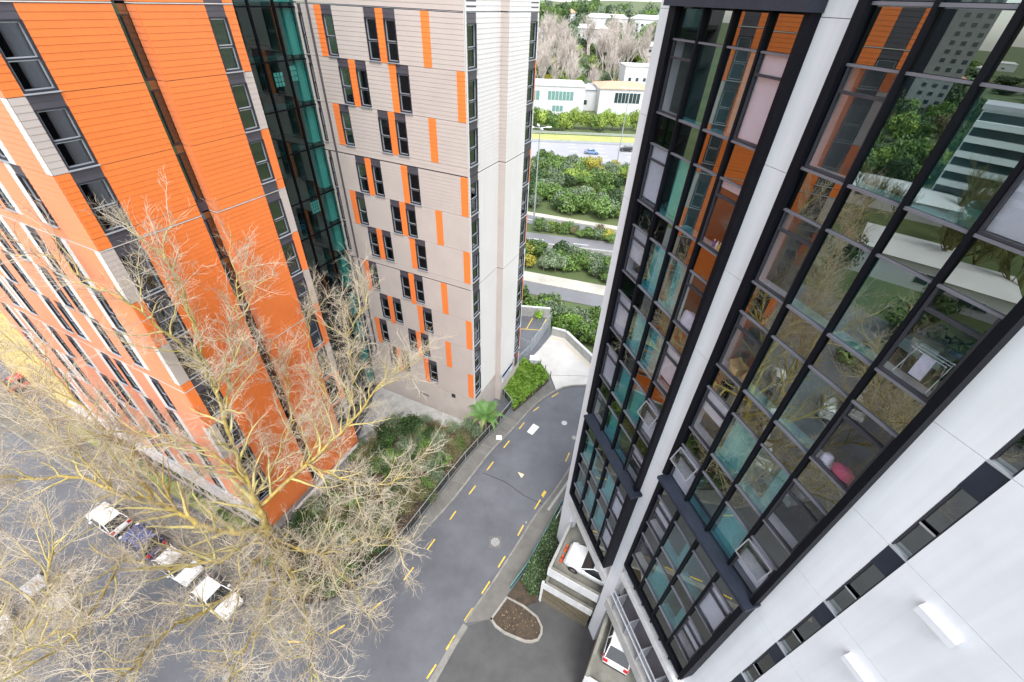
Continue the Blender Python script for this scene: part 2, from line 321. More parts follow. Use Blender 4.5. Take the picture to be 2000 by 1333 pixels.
# ------------------------------------------------------------------ orange and beige apartment wings
AZB, AZO, AZR = -66.023, 23.977, -18.530
o2, b2 = Vector(az(AZO)), Vector(az(AZB)); n114 = Vector((o2.y, -o2.x)); n156 = -o2
CB = Vector((-3.4386, 30.0446)); OQ = Vector((-21.9718, 9.7721))
FB = Fr(CB, b2, n156); FS = Fr(CB, o2, n114); FO = Fr(OQ, o2, n114)
pc = FO.p(8.3, -.3, 0); FP = Fr((pc.x, pc.y), b2, n156)
FG = Fr((-15.1, 35.2), o2, n114)
JZ = [34.4, 25.4, 16.4, 3.65]
COURSE = .2545
def bands(J):
    if J == 16.4: return [(J-.06-3.1*i, J-.06-3.1*i-3.08) for i in range(4)]
    return [(J-.06-2.79*i, J-.06-2.79*i-2.77) for i in range(3)]
CORE = {}
def clad(F, u0, u1, z0, z1, m, root, w=0, name='cladding_panel', gap=.005, single=False, splits=()):
    core = CORE.setdefault(root.name, MB(root.location)); core.fbox(F, u0, u1, w-.14, w, z0, z1)
    n = max(1, round((z1-z0)/COURSE)); h = (z1-z0)/n
    if single:
        us = [u0]+list(splits)+[u1]; res = []
        for k in range(n):
            for a, b in zip(us, us[1:]):
                key = (name, round(b-a, 3), round(h, 3), m.name)
                if key not in CORE:
                    q = MB(); l = (b-a)/2-.002; q.hexa([(-l, 0, 0), (l, 0, 0), (l, .040, 0), (-l, .040, 0), (-l, 0, h-gap), (l, 0, h-gap), (l, .028, h-gap), (-l, .028, h-gap)][:8]); CORE[key] = q.mesh('board', m)
                ob = bpy.data.objects.new('board', CORE[key]); link(ob, root); ob.location = F.p((a+b)/2, w, z0+k*h)-root.location; ob.rotation_euler.z = F.rot(); res.append(ob)
        return res
    mb = MB(root.location)
    for k in range(n):
        a, b = z0+k*h, z0+(k+1)*h-gap
        mb.hexa([F.p(u0+.003, w, a), F.p(u1-.003, w, a), F.p(u1-.003, w+.040, a), F.p(u0+.003, w+.040, a), F.p(u0+.003, w, b), F.p(u1-.003, w, b), F.p(u1-.003, w+.028, b), F.p(u0+.003, w+.028, b)])
    return mb.build(name, m, root)
WINM = {}
def window(F, u0, u1, zt, zb, root, w=0, curtain=None):
    W, Hh = round(abs(u1-u0), 2), round(zt-zb, 2); key = (W, Hh)
    if key not in WINM:
        x = W/2; f = MB()
        for a, b, c, d in ((-x, -x+.07, 0, Hh), (x-.07, x, 0, Hh), (-x+.07, x-.07, 0, .07), (-x+.07, x-.07, Hh-.07, Hh)): f.box(a, b, -.16, .05, c, d)
        f.box(-x+.07, x-.07, -.12, -.02, Hh*.47-.03, Hh*.47+.03)
        s = MB()   # light inner sash
        for z0, z1 in ((.07, Hh*.47-.03), (Hh*.47+.03, Hh-.07)):
            for a, b, c, d in ((-x+.07, -x+.115, z0, z1), (x-.115, x-.07, z0, z1), (-x+.115, x-.115, z0, z0+.04), (-x+.115, x-.115, z1-.04, z1)): s.box(a, b, -.13, -.05, c, d)
        p1 = MB(); p1.box(-x+.11, x-.11, -.10, -.09, Hh*.47+.06, Hh-.10)
        p2 = MB(); p2.box(-x+.11, x-.11, -.10, -.09, .10, Hh*.47-.06)
        sl_ = MB(); sl_.hexa([(-x-.03, 0, -.05), (x+.03, 0, -.05), (x+.03, .12, -.06), (-x-.03, .12, -.06), (-x-.03, 0, 0), (x+.03, 0, 0), (x+.03, .12, -.025), (-x-.03, .12, -.025)])
        WINM[key] = (f.mesh('window', FRAME), s.mesh('sash', SILVER), p1.mesh('pane', G_WIN), p2.mesh('pane', G_WIN), sl_.mesh('sill', SILVER))
    M = WINM[key]; wob = bpy.data.objects.new('window', M[0]); link(wob, root)
    wob.location = F.p((u0+u1)/2, w, zb)-root.location; wob.rotation_euler.z = F.rot()
    for nm, me in zip(('sash', 'pane', 'pane', 'sill'), M[1:]): link(bpy.data.objects.new(nm, me), wob)
    r = rnd.random() if curtain is None else curtain
    if r < .2:
        c = MB(); x = W/2-.08; k = rnd.choice((.35, .5, 1.0)) if curtain is None else 1.0
        if rnd.random() < .5: c.box(-x, x, -.30, -.28, Hh*(1-k*.8), Hh-.08)
        else:
            n_ = 8; l = 2*x*k
            for i in range(n_): c.box(-x+l*i/n_, -x+l*(i+.9)/n_, -.32-.03*(i % 2), -.28-.03*(i % 2), .06, Hh-.06)
        c.build('curtain', CURTAIN if rnd.random() < .6 else BLIND, wob)
def win_unit(F, u0, u1, zt, zb, root, w=0):
    clad(F, u0, u1, zt-.46, zt, DARK, root, w-.03, 'spandrel_panel')
    window(F, u0, u1, zt-.46, zt-2.70, root, w)
    under(F, u0, u1, zt, zb, BEIGE if root.name == 'apartment_wing' else ORANGE, root, w)
def under(F, u0, u1, zt, zb, m, root, w=0):
    if zb < zt-2.9: clad(F, u0, u1, zb, zt-2.76, m, root, w)
def fin_core(root, m=BACKING):
    mb = CORE.pop(root.name); return mb.build('wall_core', m, root)
def floors(F, u0, u1, root, wf, wb, zs, m=FLOORM, back=ROOM):
    mb = MB(root.location)
    for z in zs: mb.fbox(F, u0, u1, wb, wf, z-.34, z-.06)
    mb.build('floor_slab', m, root)
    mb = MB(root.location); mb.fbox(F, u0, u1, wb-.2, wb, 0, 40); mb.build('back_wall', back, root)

# --- beige wing
bw = thing('apartment_wing', (CB.x, CB.y, 0), 'beige clad apartment wing with orange accent panels and pale end wall', 'building')
U_ = 11.95
for ji, J in enumerate(JZ[:3]):
    zlo, zhi = (J-8.97, J-8.43) if J > 17 else (3.68, 3.94)
    for i, (zt, zb) in enumerate(bands(J)):
        row = ji*3+i; odd = row % 2 == 0
        if odd: seg = [(0, 2.35, 'b'), (2.35, 2.95, 'o'), (2.95, 4.78, 'b'), (4.78, 5.67, 'w'), (5.67, 6.22, 'o'), (6.22, 7.12, 'w'), (7.12, 9.65, 'b'), (9.65, 10.52, 'w'), (10.52, 11.1, 'o'), (11.1, U_, 'b')]
        else: seg = [(0, .65, 'o'), (.65, 4.15, 'b'), (4.15, 5.12, 'w'), (5.12, 5.68, 'o'), (5.68, 7.52, 'b'), (7.52, 8.42, 'w'), (8.42, 8.98, 'o'), (8.98, 9.9, 'w'), (9.9, U_, 'b')]
        for a, b, k in seg:
            if k == 'b': clad(FB, a, b, zb, zt, BEIGE, bw)
            elif k == 'o': clad(FB, a, b, zb, zt, ORANGE, bw, .012, 'orange_panel')
            else: win_unit(FB, a, b, zt, zb, bw)
        # slim window by the stair glass
        clad(FB, U_, 12.2, zb, zt, BEIGE, bw); clad(FB, 12.52, 12.8, zb, zt, BEIGE, bw); clad(FB, 12.2, 12.52, zt-.46, zt, DARK, bw, -.03, 'spandrel_panel')
        window(FB, 12.2, 12.52, zt-.46, zt-2.70, bw, 0, 2); under(FB, 12.2, 12.52, zt, zb, BEIGE, bw)
        # end wall window strips
        clad(FS, .06, .14, zb, zt, BEIGE_LIT, bw); clad(FS, .14, 1.26, zt-.46, zt, DARK, bw, -.03, 'spandrel_panel'); window(FS, .14, 1.26, zt-.46, zt-2.70, bw); under(FS, .14, 1.26, zt, zb, DARK, bw)
        clad(FS, 7.75, 9.0, zt-.46, zt, DARK, bw, .57, 'spandrel_panel'); window(FS, 7.75, 9.0, zt-.46, zt-2.70, bw, .6); under(FS, 7.75, 9.0, zt, zb, DARK, bw, .6)
        clad(FS, 9.0, 9.2, zb, zt, BEIGE_LIT if odd else ORANGE, bw, .6, 'edge_panel')
    clad(FB, 0, 12.8, zlo, zhi, BEIGE, bw); clad(FS, .06, 1.26, zlo, zhi, DARK, bw, -.03, 'spandrel_panel'); clad(FS, 7.75, 9.2, zlo, zhi, DARK, bw, .57, 'spandrel_panel')
    for (a, b, ww) in ((1.26, 4.46, 0), (4.46, 7.75, .6)): clad(FS, a, b, zlo, J-.03, BEIGE_LIT, bw, ww, 'end_wall_panel', gap=.006)
    FR_ = Fr((FS.p(4.46, 0, 0).x, FS.p(4.46, 0, 0).y), n114, n156); clad(FR_, 0, .6, zlo, J-.03, BEIGE, bw, 0, 'return_panel')
    mb = MB(bw.location)
    for F, a, b, ww in ((FB, 0, 12.8, 0), (FS, 0, 4.46, 0), (FS, 4.46, 9.2, .6)): mb.fbox(F, a, b, ww-.1, ww+.022, J-.03, J+.0)
    mb.build('joint_flashing', DARK if ji else SILVER, bw)
clad(FB, 0, 12.8, 34.43, 39, BEIGE, bw); clad(FS, .06, 4.46, 34.43, 39, BEIGE_LIT, bw, 0, 'end_wall_panel'); clad(FS, 4.46, 9.2, 34.43, 39, BEIGE_LIT, bw, .6, 'end_wall_panel'); clad(FR_, 0, .6, 34.43, 39, BEIGE, bw, 0, 'return_panel')
mb = MB(bw.location); mb.fbox(FS, .14, 1.26, -.02, .032, 34.42, 36.0); mb.fbox(FS, 7.75, 9.0, .58, .632, 34.42, 36.0); mb.build('spandrel_panel', DARK, bw)
BASE = mat('rendered_base_wall', (.44, .385, .35), .7, .08, .8, bump=.08)
mb = MB(bw.location); mb.fbox(FB, 0, 12.8, -.3, .03, 0, 3.64); mb.fbox(FS, 0, 4.46, -.3, .03, 0, 3.64); mb.fbox(FS, 4.46, 9.2, .3, .63, 0, 3.64); mb.fbox(FR_, 0, .6, -.2, .02, 0, 3.64); mb.build('base_wall', BASE, bw)
mb = MB(bw.location); mb.fbox(FB, 2.2, 2.65, .03, .045, 3.0, 3.5); mb.build('vent_grille', FRAME, bw)
for k, uu in enumerate((5.6, 5.85, 6.1, 6.5)):
    mb = MB(bw.location); mb.fbox(FB, uu, uu+.13, .03, .05, 1.6, 1.9); mb.build('wall_number', FRAME, bw)
mb = MB(bw.location); mb.fbox(FB, -.03, .05, -.02, .05, 0, 39); mb.fbox(FS, -.05, .06, -.02, .052, 0, 39); mb.build('lit_corner_strip', BEIGE_LIT, bw)  # corner's bright lit edge, put in as a strip of lightened beige
mb = MB(bw.location); mb.tube([FB.p(11.55, .12, 6), FB.p(11.55, .12, 39)], .07, 8); mb.build('downpipe', DARK, bw)
zfl = [z for J in JZ[:3] for _, z in bands(J)]+[34.4, 37.2]
floors(FB, .2, 12.6, bw, -.15, -5, zfl); fin_core(bw, mat('beige_backing', (.27, .23, .205), .9, .1))
mb = MB(bw.location); mb.fbox(FS, .2, 9.0, -2.9, -2.7, 0, 39); mb.fbox(FS, 9.0, 9.2, -8, .6, 0, 39); mb.fbox(FS, .2, 9.0, -2.7, -.16, 0, .1)
for z in zfl: mb.fbox(FS, .2, 9.0, -2.7, -.16, z-.34, z-.06)
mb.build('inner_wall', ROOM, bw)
# signs at the foot of the end wall
mb = MB(); mb.fbox(FS, 4.75, 7.3, .64, .70, 2.3, 3.5); sg = tag(mb.build('sign_board', WHITE), 'white sign board with blue band low on the pale end wall', 'sign')
mb = MB(); mb.fbox(FS, 4.75, 7.3, .702, .712, 3.05, 3.5); mb.build('blue_band', mat('navy_sign', (.02, .03, .10), .4), sg)
mb = MB()
for k in range(3): mb.fbox(FS, 5.0, 6.9-.3*k, .702, .710, 2.42+.2*k, 2.5+.2*k)
mb.build('lettering_line', mat('sign_grey', (.25, .28, .35), .5), sg)
mb = MB(); mb.fbox(FS, 8.0, 8.7, .64, .70, 2.2, 4.4); sg2 = tag(mb.build('entry_sign', DARK), 'dark upright entry sign with red mark beside the fence', 'sign')
mb = MB(); mb.fbox(FS, 8.15, 8.5, .702, .712, 3.5, 3.85); mb.build('red_mark', mat('sign_red', (.6, .02, .03), .5), sg2)

# --- glazed stair link between the wings
lk = thing('glazed_link', (FG.p(-2.3, 0, 0).x, FG.p(-2.3, 0, 0).y, 0), 'tall dark green glazed stair link between orange and beige wings', 'building')
mb = MB(lk.location)
for u in (-5.2, -3.49, -1.67, .08): mb.fbox(FG, u-.05, u+.05, -.08, .10, 0, 39)
mb.build('mullion', BLACK, lk)
gz = sorted(zfl+[1.0], reverse=True)
for a, b in zip(gz, gz[1:]):
    mb = MB(lk.location); mb.fbox(FG, -5.2, .08, -.06, .06, b-.30, b-.22); mb.build('transom', BLACK, lk)
    for u0, u1 in ((-5.15, -3.54), (-3.44, -1.72), (-1.62, .03)):
        mb = MB(lk.location); mb.fbox(FG, u0, u1, 0, .012, b-.22, a-.30); mb.build('pane', G_LINK, lk)
    mb = MB(lk.location); mb.fbox(FG, -5.2, .08, -4.5, -.10, b-.32, b-.04); mb.build('floor_slab', FLOORM, lk)
    mb = MB(lk.location); mb.fbox(FG, -.75, -.05, -.9, -.25, b-.02, a-.34); mb.build('pale_panel', TEALWALL, lk)
    if rnd.random() < .8:
        mb = MB(lk.location); u = rnd.uniform(-3.6, -2.0); mb.fbox(FG, u, u+.7, -1.6, -.9, b, b+.45); mb.fbox(FG, u, u+.7, -1.75, -1.6, b, b+.95); mb.fbox(FG, u-.1, u, -1.7, -.9, b, b+.62); mb.fbox(FG, u+.7, u+.8, -1.7, -.9, b, b+.62)
        mb.build('armchair', mat('red_fabric', (.25, .02, .02), .9) if rnd.random() < .5 else mat('blue_fabric', (.03, .09, .2), .9), lk)
for k, (z, u, nx_, ny_, s) in enumerate(((29.9, -2.9, 3, 3, .2), (30.1, -1.5, 2, 3, .22), (21.1, -2.6, 4, 4, .17))):
    for i in range(nx_):
        for j in range(ny_):
            mb = MB(lk.location); mb.fbox(FG, u+i*s*1.25, u+i*s*1.25+s, -.05, -.03, z+j*s*1.4, z+j*s*1.4+s*1.2); mb.build('paper_sheet', WPAINT, lk)
mb = MB(lk.location); mb.fbox(FG, -5.4, .3, -4.8, -4.5, 0, 39); mb.fbox(FG, .1, .3, -4.5, -.1, 0, 39); mb.build('back_wall', ROOM, lk)

# --- orange wing
GP0 = mat('ground_floor_glass', (.02, .025, .028), .12, .2, spec=.8)
ow = thing('apartment_wing', (FO.p(13, 0, 0).x, FO.p(13, 0, 0).y, 0), 'bright orange weatherboard apartment wing with peach left side behind the bare tree', 'building')
FRo = Fr((FO.p(13.9, 0, 0).x, FO.p(13.9, 0, 0).y), -n114, n156)   # return of the projecting section
WL = -.3
for ji, J in enumerate(JZ[:3]+[3.65]):
    bs = bands(J) if ji < 3 else []; zlo, zhi = (J-8.97, J-8.43) if J > 17 else (3.68, 3.94)
    for i, (zt, zb) in enumerate(bs):
        row = ji*3+i; odd = row % 2 == 0; sg_ = ji == 0 or row == 3 or row == 4
        clad(FO, 8.3, 8.83, zb, zt, ORANGE if odd else BEIGE, ow, WL, 'edge_panel'); win_unit(FO, 8.83, 9.95, zt, zb, ow, WL)
        clad(FO, 9.95, 13.15, zb, zt, ORANGE, ow, WL, single=sg_, splits=(11.3, 12.6))
        clad(FO, 13.9, 16.95, zb, zt, ORANGE, ow, 0, single=sg_, splits=(15.9,)); win_unit(FO, 16.95, 17.92, zt, zb, ow, 0)
        clad(FO, 17.92, 18.45, zb, zt, ORANGE if odd else BEIGE, ow, 0, 'edge_panel')
        clad(FRo, 0, .62, zb, zt, ORANGE, ow, 0, 'return_panel')
        # slot glazing
        f_ = MB(ow.location); f_.fbox(FO, 13.15, 13.9, -.70, -.60, zt-.42, zt-.36); f_.fbox(FO, 13.15, 13.9, -.72, -.58, zb, zb+.10); f_.fbox(FO, 13.50, 13.54, -.70, -.58, zb+.1, zt-.42); fo_ = f_.build('slot_window', mat('bronze_frame', (.035, .028, .028), .4), ow)
        f_ = MB(ow.location); f_.fbox(FO, 13.15, 13.9, -.66, -.645, zb+.10, zt-.42); f_.build('pane', G_WIN, fo_); f_ = MB(ow.location); f_.fbox(FO, 13.15, 13.9, -.66, -.645, zt-.36, zt-.0); f_.build('pane', G_DARK, fo_)
        # peach side: staggered windows
        seg = [(0, .42, 'o' if odd else 'b')]
        if odd: ws = [(2.5, 3.4, 3.4), (6.1, 7.0, 5.6), (7.5, 8.4, 8.4), (11.4, 12.3, 10.9), (13.6, 14.5, 14.5), (17.2, 18.1, 18.1), (19.8, 20.7, 19.3)]
        else: ws = [(3.2, 4.1, 2.7), (5.4, 6.3, 6.3), (9.0, 9.9, 8.5), (10.4, 11.3, 11.3), (14.6, 15.5, 15.5), (16.8, 17.7, 16.3), (20.6, 21.5, 20.1)]
        u = .42
        for a, b, ac in ws:
            lo = min(a, ac); seg.append((u, lo, 'o'))
            if ac < a: seg.append((ac, a, 'b'))
            seg.append((a, b, 'w')); u = b
            if ac >= b: seg.append((b, b+.5, 'b')); u = b+.5
        seg.append((u, 22.4, 'o'))
        for a, b, k in seg:
            if b-a < .02: continue
            if k == 'w': win_unit(FP, a, b, zt, zb, ow)
            else: clad(FP, a, b, zb, zt, ORANGE if k == 'o' else BEIGE_LIT, ow, 0 if k == 'o' else .012, 'side_panel')  # beige accents on this side take the lightened, lit copy
    if ji < 3:
        for F, a, b, ww in ((FO, 8.3, 13.15, WL), (FO, 13.9, 18.45, 0), (FP, 0, 22.4, 0), (FRo, 0, .62, 0)): clad(F, a, b, zlo, zhi, ORANGE, ow, ww)
        clad(FO, 8.83, 9.95, zlo, zhi, DARK, ow, WL+.02, 'spandrel_panel'); clad(FO, 16.95, 17.92, zlo, zhi, DARK, ow, .02, 'spandrel_panel'); clad(FO, 13.15, 13.9, zlo, zhi, DARK, ow, -.66, 'spandrel_panel')
    mb = MB(ow.location)
    for F, a, b, ww in ((FO, 8.3, 13.15, WL), (FO, 13.9, 18.45, 0), (FRo, 0, .62, 0), (FP, 0, 22.4, 0)): mb.fbox(F, a, b, ww-.1, ww+.05, J-.04, J)
    mb.build('joint_flashing', mat('pale_flashing', (.55, .52, .50), .5), ow)
for F, a, b, ww in ((FO, 8.3, 8.83, WL), (FO, 9.95, 13.15, WL), (FO, 13.9, 16.95, 0), (FO, 17.92, 18.45, 0), (FP, 0, 22.4, 0), (FRo, 0, .62, 0)): clad(F, a, b, 34.42, 39, ORANGE, ow, ww)
clad(FO, 8.83, 9.95, 34.42, 39, DARK, ow, WL-.02, 'spandrel_panel'); clad(FO, 16.95, 17.92, 34.42, 39, DARK, ow, -.02, 'spandrel_panel'); clad(FO, 13.15, 13.9, 34.42, 39, DARK, ow, -.66, 'spandrel_panel')
for F, a, b, ww in ((FO, 8.3, 13.15, WL), (FO, 13.9, 18.45, 0), (FRo, 0, .62, 0)): clad(F, a, b, .9, 3.61, ORANGE, ow, ww)
mb = MB(ow.location); mb.fbox(FP, -.05, 22.6, -.3, .03, 0, 3.61); mb.fbox(FO, 8.3, 18.45, -.5, -.28, 0, .9); mb.build('base_wall', BASE, ow)
mb = MB(ow.location); mb.fbox(FP, -.4, 24, .05, .42, 3.40, 3.52); mb.fbox(FP, -.4, 24, .36, .42, 3.22, 3.40); mb.build('white_canopy', WHITE2, ow)
mb = MB(ow.location); mb.fbox(FP, -.3, 24, .05, .22, 4.2, 4.28); mb.build('white_ledge', WHITE2, ow)
for k in range(12):
    mb = MB(ow.location); mb.fbox(FP, .6+k*1.95, 2.1+k*1.95, .031, .045, .7, 3.1); mb.build('ground_floor_window', GP0, ow)
zfo = zfl+[1.0]
floors(FO, 8.6, 18.3, ow, -1.1, -6, zfo); floors(FP, .4, 22.3, ow, -.15, -5, zfo); fin_core(ow)
mb = MB(ow.location); mb.fbox(FO, 18.3, 18.44, -6, -.15, 0, 39); mb.build('inner_wall', ROOM, ow)

# yellow neighbour at the left edge
yb = thing('yellow_building', (FP.p(28, -1, 0).x, FP.p(28, -1, 0).y, 0), 'yellow clad building beyond the orange wing at the left edge', 'building')
YP = mat('yellow_cladding', (.66, .47, .10), .5, .08, .8, sheen=.2)
for z in range(0, 15, 3): clad(FP, 22.45, 40, z+.02, z+2.98, YP, yb, -.5, 'cladding_panel')
fin_core(yb)
mb = MB(yb.location); mb.fbox(FP, 22.7, 40, -9, -1.1, 14.95, 15.2); mb.build('roof', CONC, yb)

# ------------------------------------------------------------------ white tower with black glazed bays
nr = Vector((math.cos(R(AZR)), -math.sin(R(AZR)))); FT = Fr(nr*9.8, az(AZR), -nr)
tw = thing('white_tower', (FT.p(6, 0, 0).x, FT.p(6, 0, 0).y, 0), 'white apartment tower with two tall black framed glass bays', 'building')
def zr(r): return CAM_H+r
def part(name, m, boxes, parent=tw, smooth=None):
    mb = MB(tw.location)
    for b in boxes: mb.fbox(FT, *b)
    return mb.build(name, m, parent)
TRANS = mat('grey_transom', (.13, .13, .155), .38, .1, metal=.2)
# white wall panels
jr = [-.1-3.07*k for k in range(-1, 8)]
for a, b in zip(jr, jr[1:]):
    part('wall_panel', WHITE, [(14.3, 15.62, -.3, 0, zr(b)+.012, zr(a))]); part('wall_panel', WHITE, [(8.05, 9.42, -.3, 0, zr(b)+.012, zr(a))])
    part('wall_panel', WHITE, [(2.06, 3.14, -.3, 0, zr(b)+.012, zr(a))]); part('wall_panel', WHITE, [(-3.6, 1.65, -.3, 0, zr(b)+.012, zr(a))]); part('wall_panel', WHITE, [(-9, -3.612, -.3, 0, zr(b)+.012, zr(a))])
    part('slot_panel', SLATE, [(1.65, 2.06, -.3, -.035, zr(a)-.80, zr(a)-.03)])
    part('slot_sill', SILVER, [(1.65, 2.06, -.2, -.012, zr(a)-.03, zr(a)+.02)])
    f = part('slot_window', FRAME, [(1.65, 1.69, -.3, -.06, zr(b)+.03, zr(a)-.80), (2.02, 2.06, -.3, -.06, zr(b)+.03, zr(a)-.80), (1.69, 2.02, -.3, -.08, zr(b)+.95, zr(a)-2.07)])
    part('pane', G_DARK, [(1.69, 2.02, -.16, -.15, zr(b)+1.05, zr(a)-.80)], f); part('pane', G_DARK, [(1.69, 2.02, -.16, -.15, zr(b)+.03, zr(b)+.95)], f)
    part('transom', SILVER, [(1.69, 2.02, -.17, -.07, zr(b)+.95, zr(b)+1.0)], f)
for u0, u1 in ((14.3, 15.62), (8.05, 9.25)): part('column', WHITE, [(u0 if u0 > 10 else 8.42, u1, -.55, -.004, 0 if u0 < 10 else 1, zr(jr[-1])+.004)])
for u0, u1 in ((2.06, 3.14), (-9, 1.65)): part('wall_panel', WHITE, [(u0, u1, -.3, 0, 4, zr(jr[-1])-.0)])
part('joint_backing', CONC, [(-9, 3.1, -.4, -.31, 4, 39), (8.1, 9.3, -.4, -.31, 8, 39), (14.4, 15.5, -.4, -.31, 8, 39)])

def bay(cols, u0, u1, zb_list, ztop, zbot, e, ops, seed, gw):
    """cols: edges from high u to low u; zb_list: (top, bottom) of vision panes, rel."""
    rr = random.Random(seed)
    part('bay_frame', BLACK, [(u0, cols[-1], 0, e, zr(zbot), zr(ztop))]); part('bay_frame', BLACK, [(cols[0], u1, 0, e, zr(zbot), zr(ztop))])
    for c in cols[1:-1]: part('mullion', BLACK, [(c-.042, c+.042, gw-.1, gw+.10, zr(zbot), zr(ztop))])
    def tpane(nm, m, a, c, z0, z1, par=None):   # panes sit a fraction of a degree off plumb
        d = (z1-z0)*math.tan(R(rr.gauss(.75, .22))); k = (c-a)*math.tan(R(rr.gauss(0, .2))); mb = MB(tw.location)
        q = [FT.p(a, gw-.02+d, z0), FT.p(c, gw-.02+d+k, z0), FT.p(c, gw-.02+k, z1), FT.p(a, gw-.02, z1)]
        mb.hexa(q+[v-FT.n*.012 for v in q]); return mb.build(nm, m, par or tw)
    prev = ztop
    for si, (t, b) in enumerate(zb_list):
        part('transom', TRANS, [(cols[-1], cols[0], gw-.06, gw+.05, zr(t)-.025, zr(t)+.025)]); part('transom', TRANS, [(cols[-1], cols[0], gw-.06, gw+.07, zr(b)-.03, zr(b)+.028)])
        for ci, (cl, cr) in enumerate(zip(cols, cols[1:])):
            a, c = cr+.05, cl-.05
            tpane('spandrel_pane', G_DARK, a, c, zr(t)+.035, zr(prev)-.05)
            if ci in ops:
                f = part('casement', FRAME, [(a, a+.05, gw-.03, gw+.05, zr(b)+.04, zr(t)-.035), (c-.05, c, gw-.03, gw+.05, zr(b)+.04, zr(t)-.035), (a+.05, c-.05, gw-.03, gw+.05, zr(t)-.50, zr(t)-.44), (a+.05, c-.05, gw-.03, gw+.05, zr(b)+.04, zr(b)+.09)])
                tpane('pane', G_CLEAR, a+.05, c-.05, zr(t)-.44, zr(t)-.035, f); tpane('pane', G_CLEAR, a+.05, c-.05, zr(b)+.09, zr(t)-.50, f)
                k = rr.choice((0, .15, .55, .8, 1.0, 1.0))
                if (seed, si, ci) in BL: k = BL[(seed, si, ci)]
                if k: part('roller_blind', BLIND, [(a+.02, c-.02, gw-.10, gw-.085, zr(t)-.03-(t-b-.12)*k, zr(t)-.03)])
            else:
                tpane('pane', G_TEAL, a, c, zr(b)+.04, zr(t)-.035)
                k = rr.choice((0, 0, .4, 1.0, 1.0))
                if (seed, si, ci) in BL: k = BL[(seed, si, ci)]
                if k:
                    mb = MB(tw.location); n_ = 26; x0 = a; l = (c-a)*k
                    for i in range(n_): mb.fbox(FT, x0+l*i/n_, x0+l*(i+.92)/n_, gw-.30-.018*(i % 2), gw-.27-.018*(i % 2), zr(b)+.05, zr(t)-.05)
                    mb.build('net_curtain', CURTAIN, tw)
        part('inner_sill', mat('pale_inner_sill', (.55, .53, .57), .6), [(cols[-1], cols[0], gw-.42, gw-.10, zr(b)-.06, zr(b)+.02)])
        part('floor_slab', FLOORM, [(cols[-1], cols[0], -5, gw-.12, zr(b)-.85, zr(b)-.5)])
        part('ceiling', ROOM, [(cols[-1], cols[0], -5, gw-.12, zr(t)+.10, zr(t)+.14)])
        prev = b
    if prev-zbot > .1:
        for cl, cr in zip(cols, cols[1:]): part('spandrel_pane', G_DARK, [(cr+.05, cl-.05, gw-.012, gw, zr(zbot)+.05, zr(prev)-.05)])
        part('transom', BLACK, [(cols[-1], cols[0], gw-.1, e-.04, zr(zbot), zr(zbot)+.07)])
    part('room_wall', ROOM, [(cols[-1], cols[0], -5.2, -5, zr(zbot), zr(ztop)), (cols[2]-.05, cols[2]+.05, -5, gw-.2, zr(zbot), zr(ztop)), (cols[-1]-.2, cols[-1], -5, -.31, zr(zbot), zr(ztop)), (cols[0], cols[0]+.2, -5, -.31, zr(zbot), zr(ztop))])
st = lambda k: (-.83-3.045*k, -2.88-3.045*k)
BL = {(1, 0, 0): 0, (1, 0, 3): 1.0, (1, 1, 0): .95, (1, 1, 3): .12, (1, 2, 0): .7, (1, 2, 3): 0, (1, 3, 0): 1, (1, 3, 3): .8, (1, 4, 0): 1, (1, 4, 3): .9, (1, 5, 3): .4, (1, 0, 1): 0, (1, 0, 2): .5, (1, 1, 1): .9, (1, 2, 1): 1, (1, 2, 2): .8, (1, 3, 1): 1, (1, 3, 2): 1, (1, 4, 1): 1, (1, 4, 2): 1,
      (2, 1, 0): 0, (2, 2, 0): 0, (2, 2, 3): .0, (2, 1, 3): 1.0, (2, 3, 0): 0, (2, 3, 3): 0, (2, 4, 0): .5, (2, 4, 3): 0, (2, 0, 0): 1, (2, 1, 1): 0, (2, 1, 2): 0, (2, 2, 1): 0, (2, 2, 2): 0, (2, 3, 1): 0, (2, 3, 2): 0, (2, 4, 1): 1, (2, 4, 2): .4, (2, 5, 1): 0}
c1 = [14.3, 13.05, 11.8, 10.52, 9.43]; c2 = [8.03, 6.82, 5.57, 4.34, 3.17]
bay(c1, 9.25, 14.65, [st(k) for k in range(6)], -.02, -18.1, .30, (0, 3), 1, .12)
bay(c2, 3.0, 8.25, [st(k) for k in range(-1, 5)], 3.4, -15.06, .30, (0, 3), 2, .12)
L1 = [14.08, 12.85, 11.6, 10.38, 9.40]; L2 = [7.85, 6.7, 5.5, 4.3, 3.2]
bay(L1, 9.2, 14.25, [st(k) for k in (6, 7)], -18.12, -25.4, .58, (3,), 3, .42)
bay(L2, 3.0, 8.0, [st(k) for k in (5, 6)], -15.1, -22.4, .58, (0, 3), 4, .42)
part('ledge', SLATE, [(9.0, 14.3, .02, .62, zr(-18.12), zr(-17.98))]); part('ledge', SLATE, [(2.95, 8.1, .02, .62, zr(-15.1), zr(-14.95))])
part('ledge', SLATE, [(9.2, 14.7, .02, .50, zr(-.02), zr(.75))]); part('head_beam', BLACK, [(9.2, 14.7, -.3, .3, zr(.75), zr(3.5))])
part('ledge', BLACK, [(9.22, 14.25, .0, .56, zr(-25.55), zr(-25.42))]); part('ledge', BLACK, [(3.02, 8.0, .0, .56, zr(-22.55), zr(-22.42))])
# recessed row of small panes under bay two
for k in range(6):
    part('small_pane', G_WIN, [(3.25+k*.78, 3.25+k*.78+.7, .20, .212, zr(-23.5), zr(-22.6))]); part('small_mullion', BLACK, [(3.17+k*.78, 3.25+k*.78, .1, .26, zr(-23.5), zr(-22.56))])
    part('small_blind', BLIND, [(3.25+k*.78, 3.25+k*.78+.7, .1, .11, zr(-23.5), zr(-22.95))])
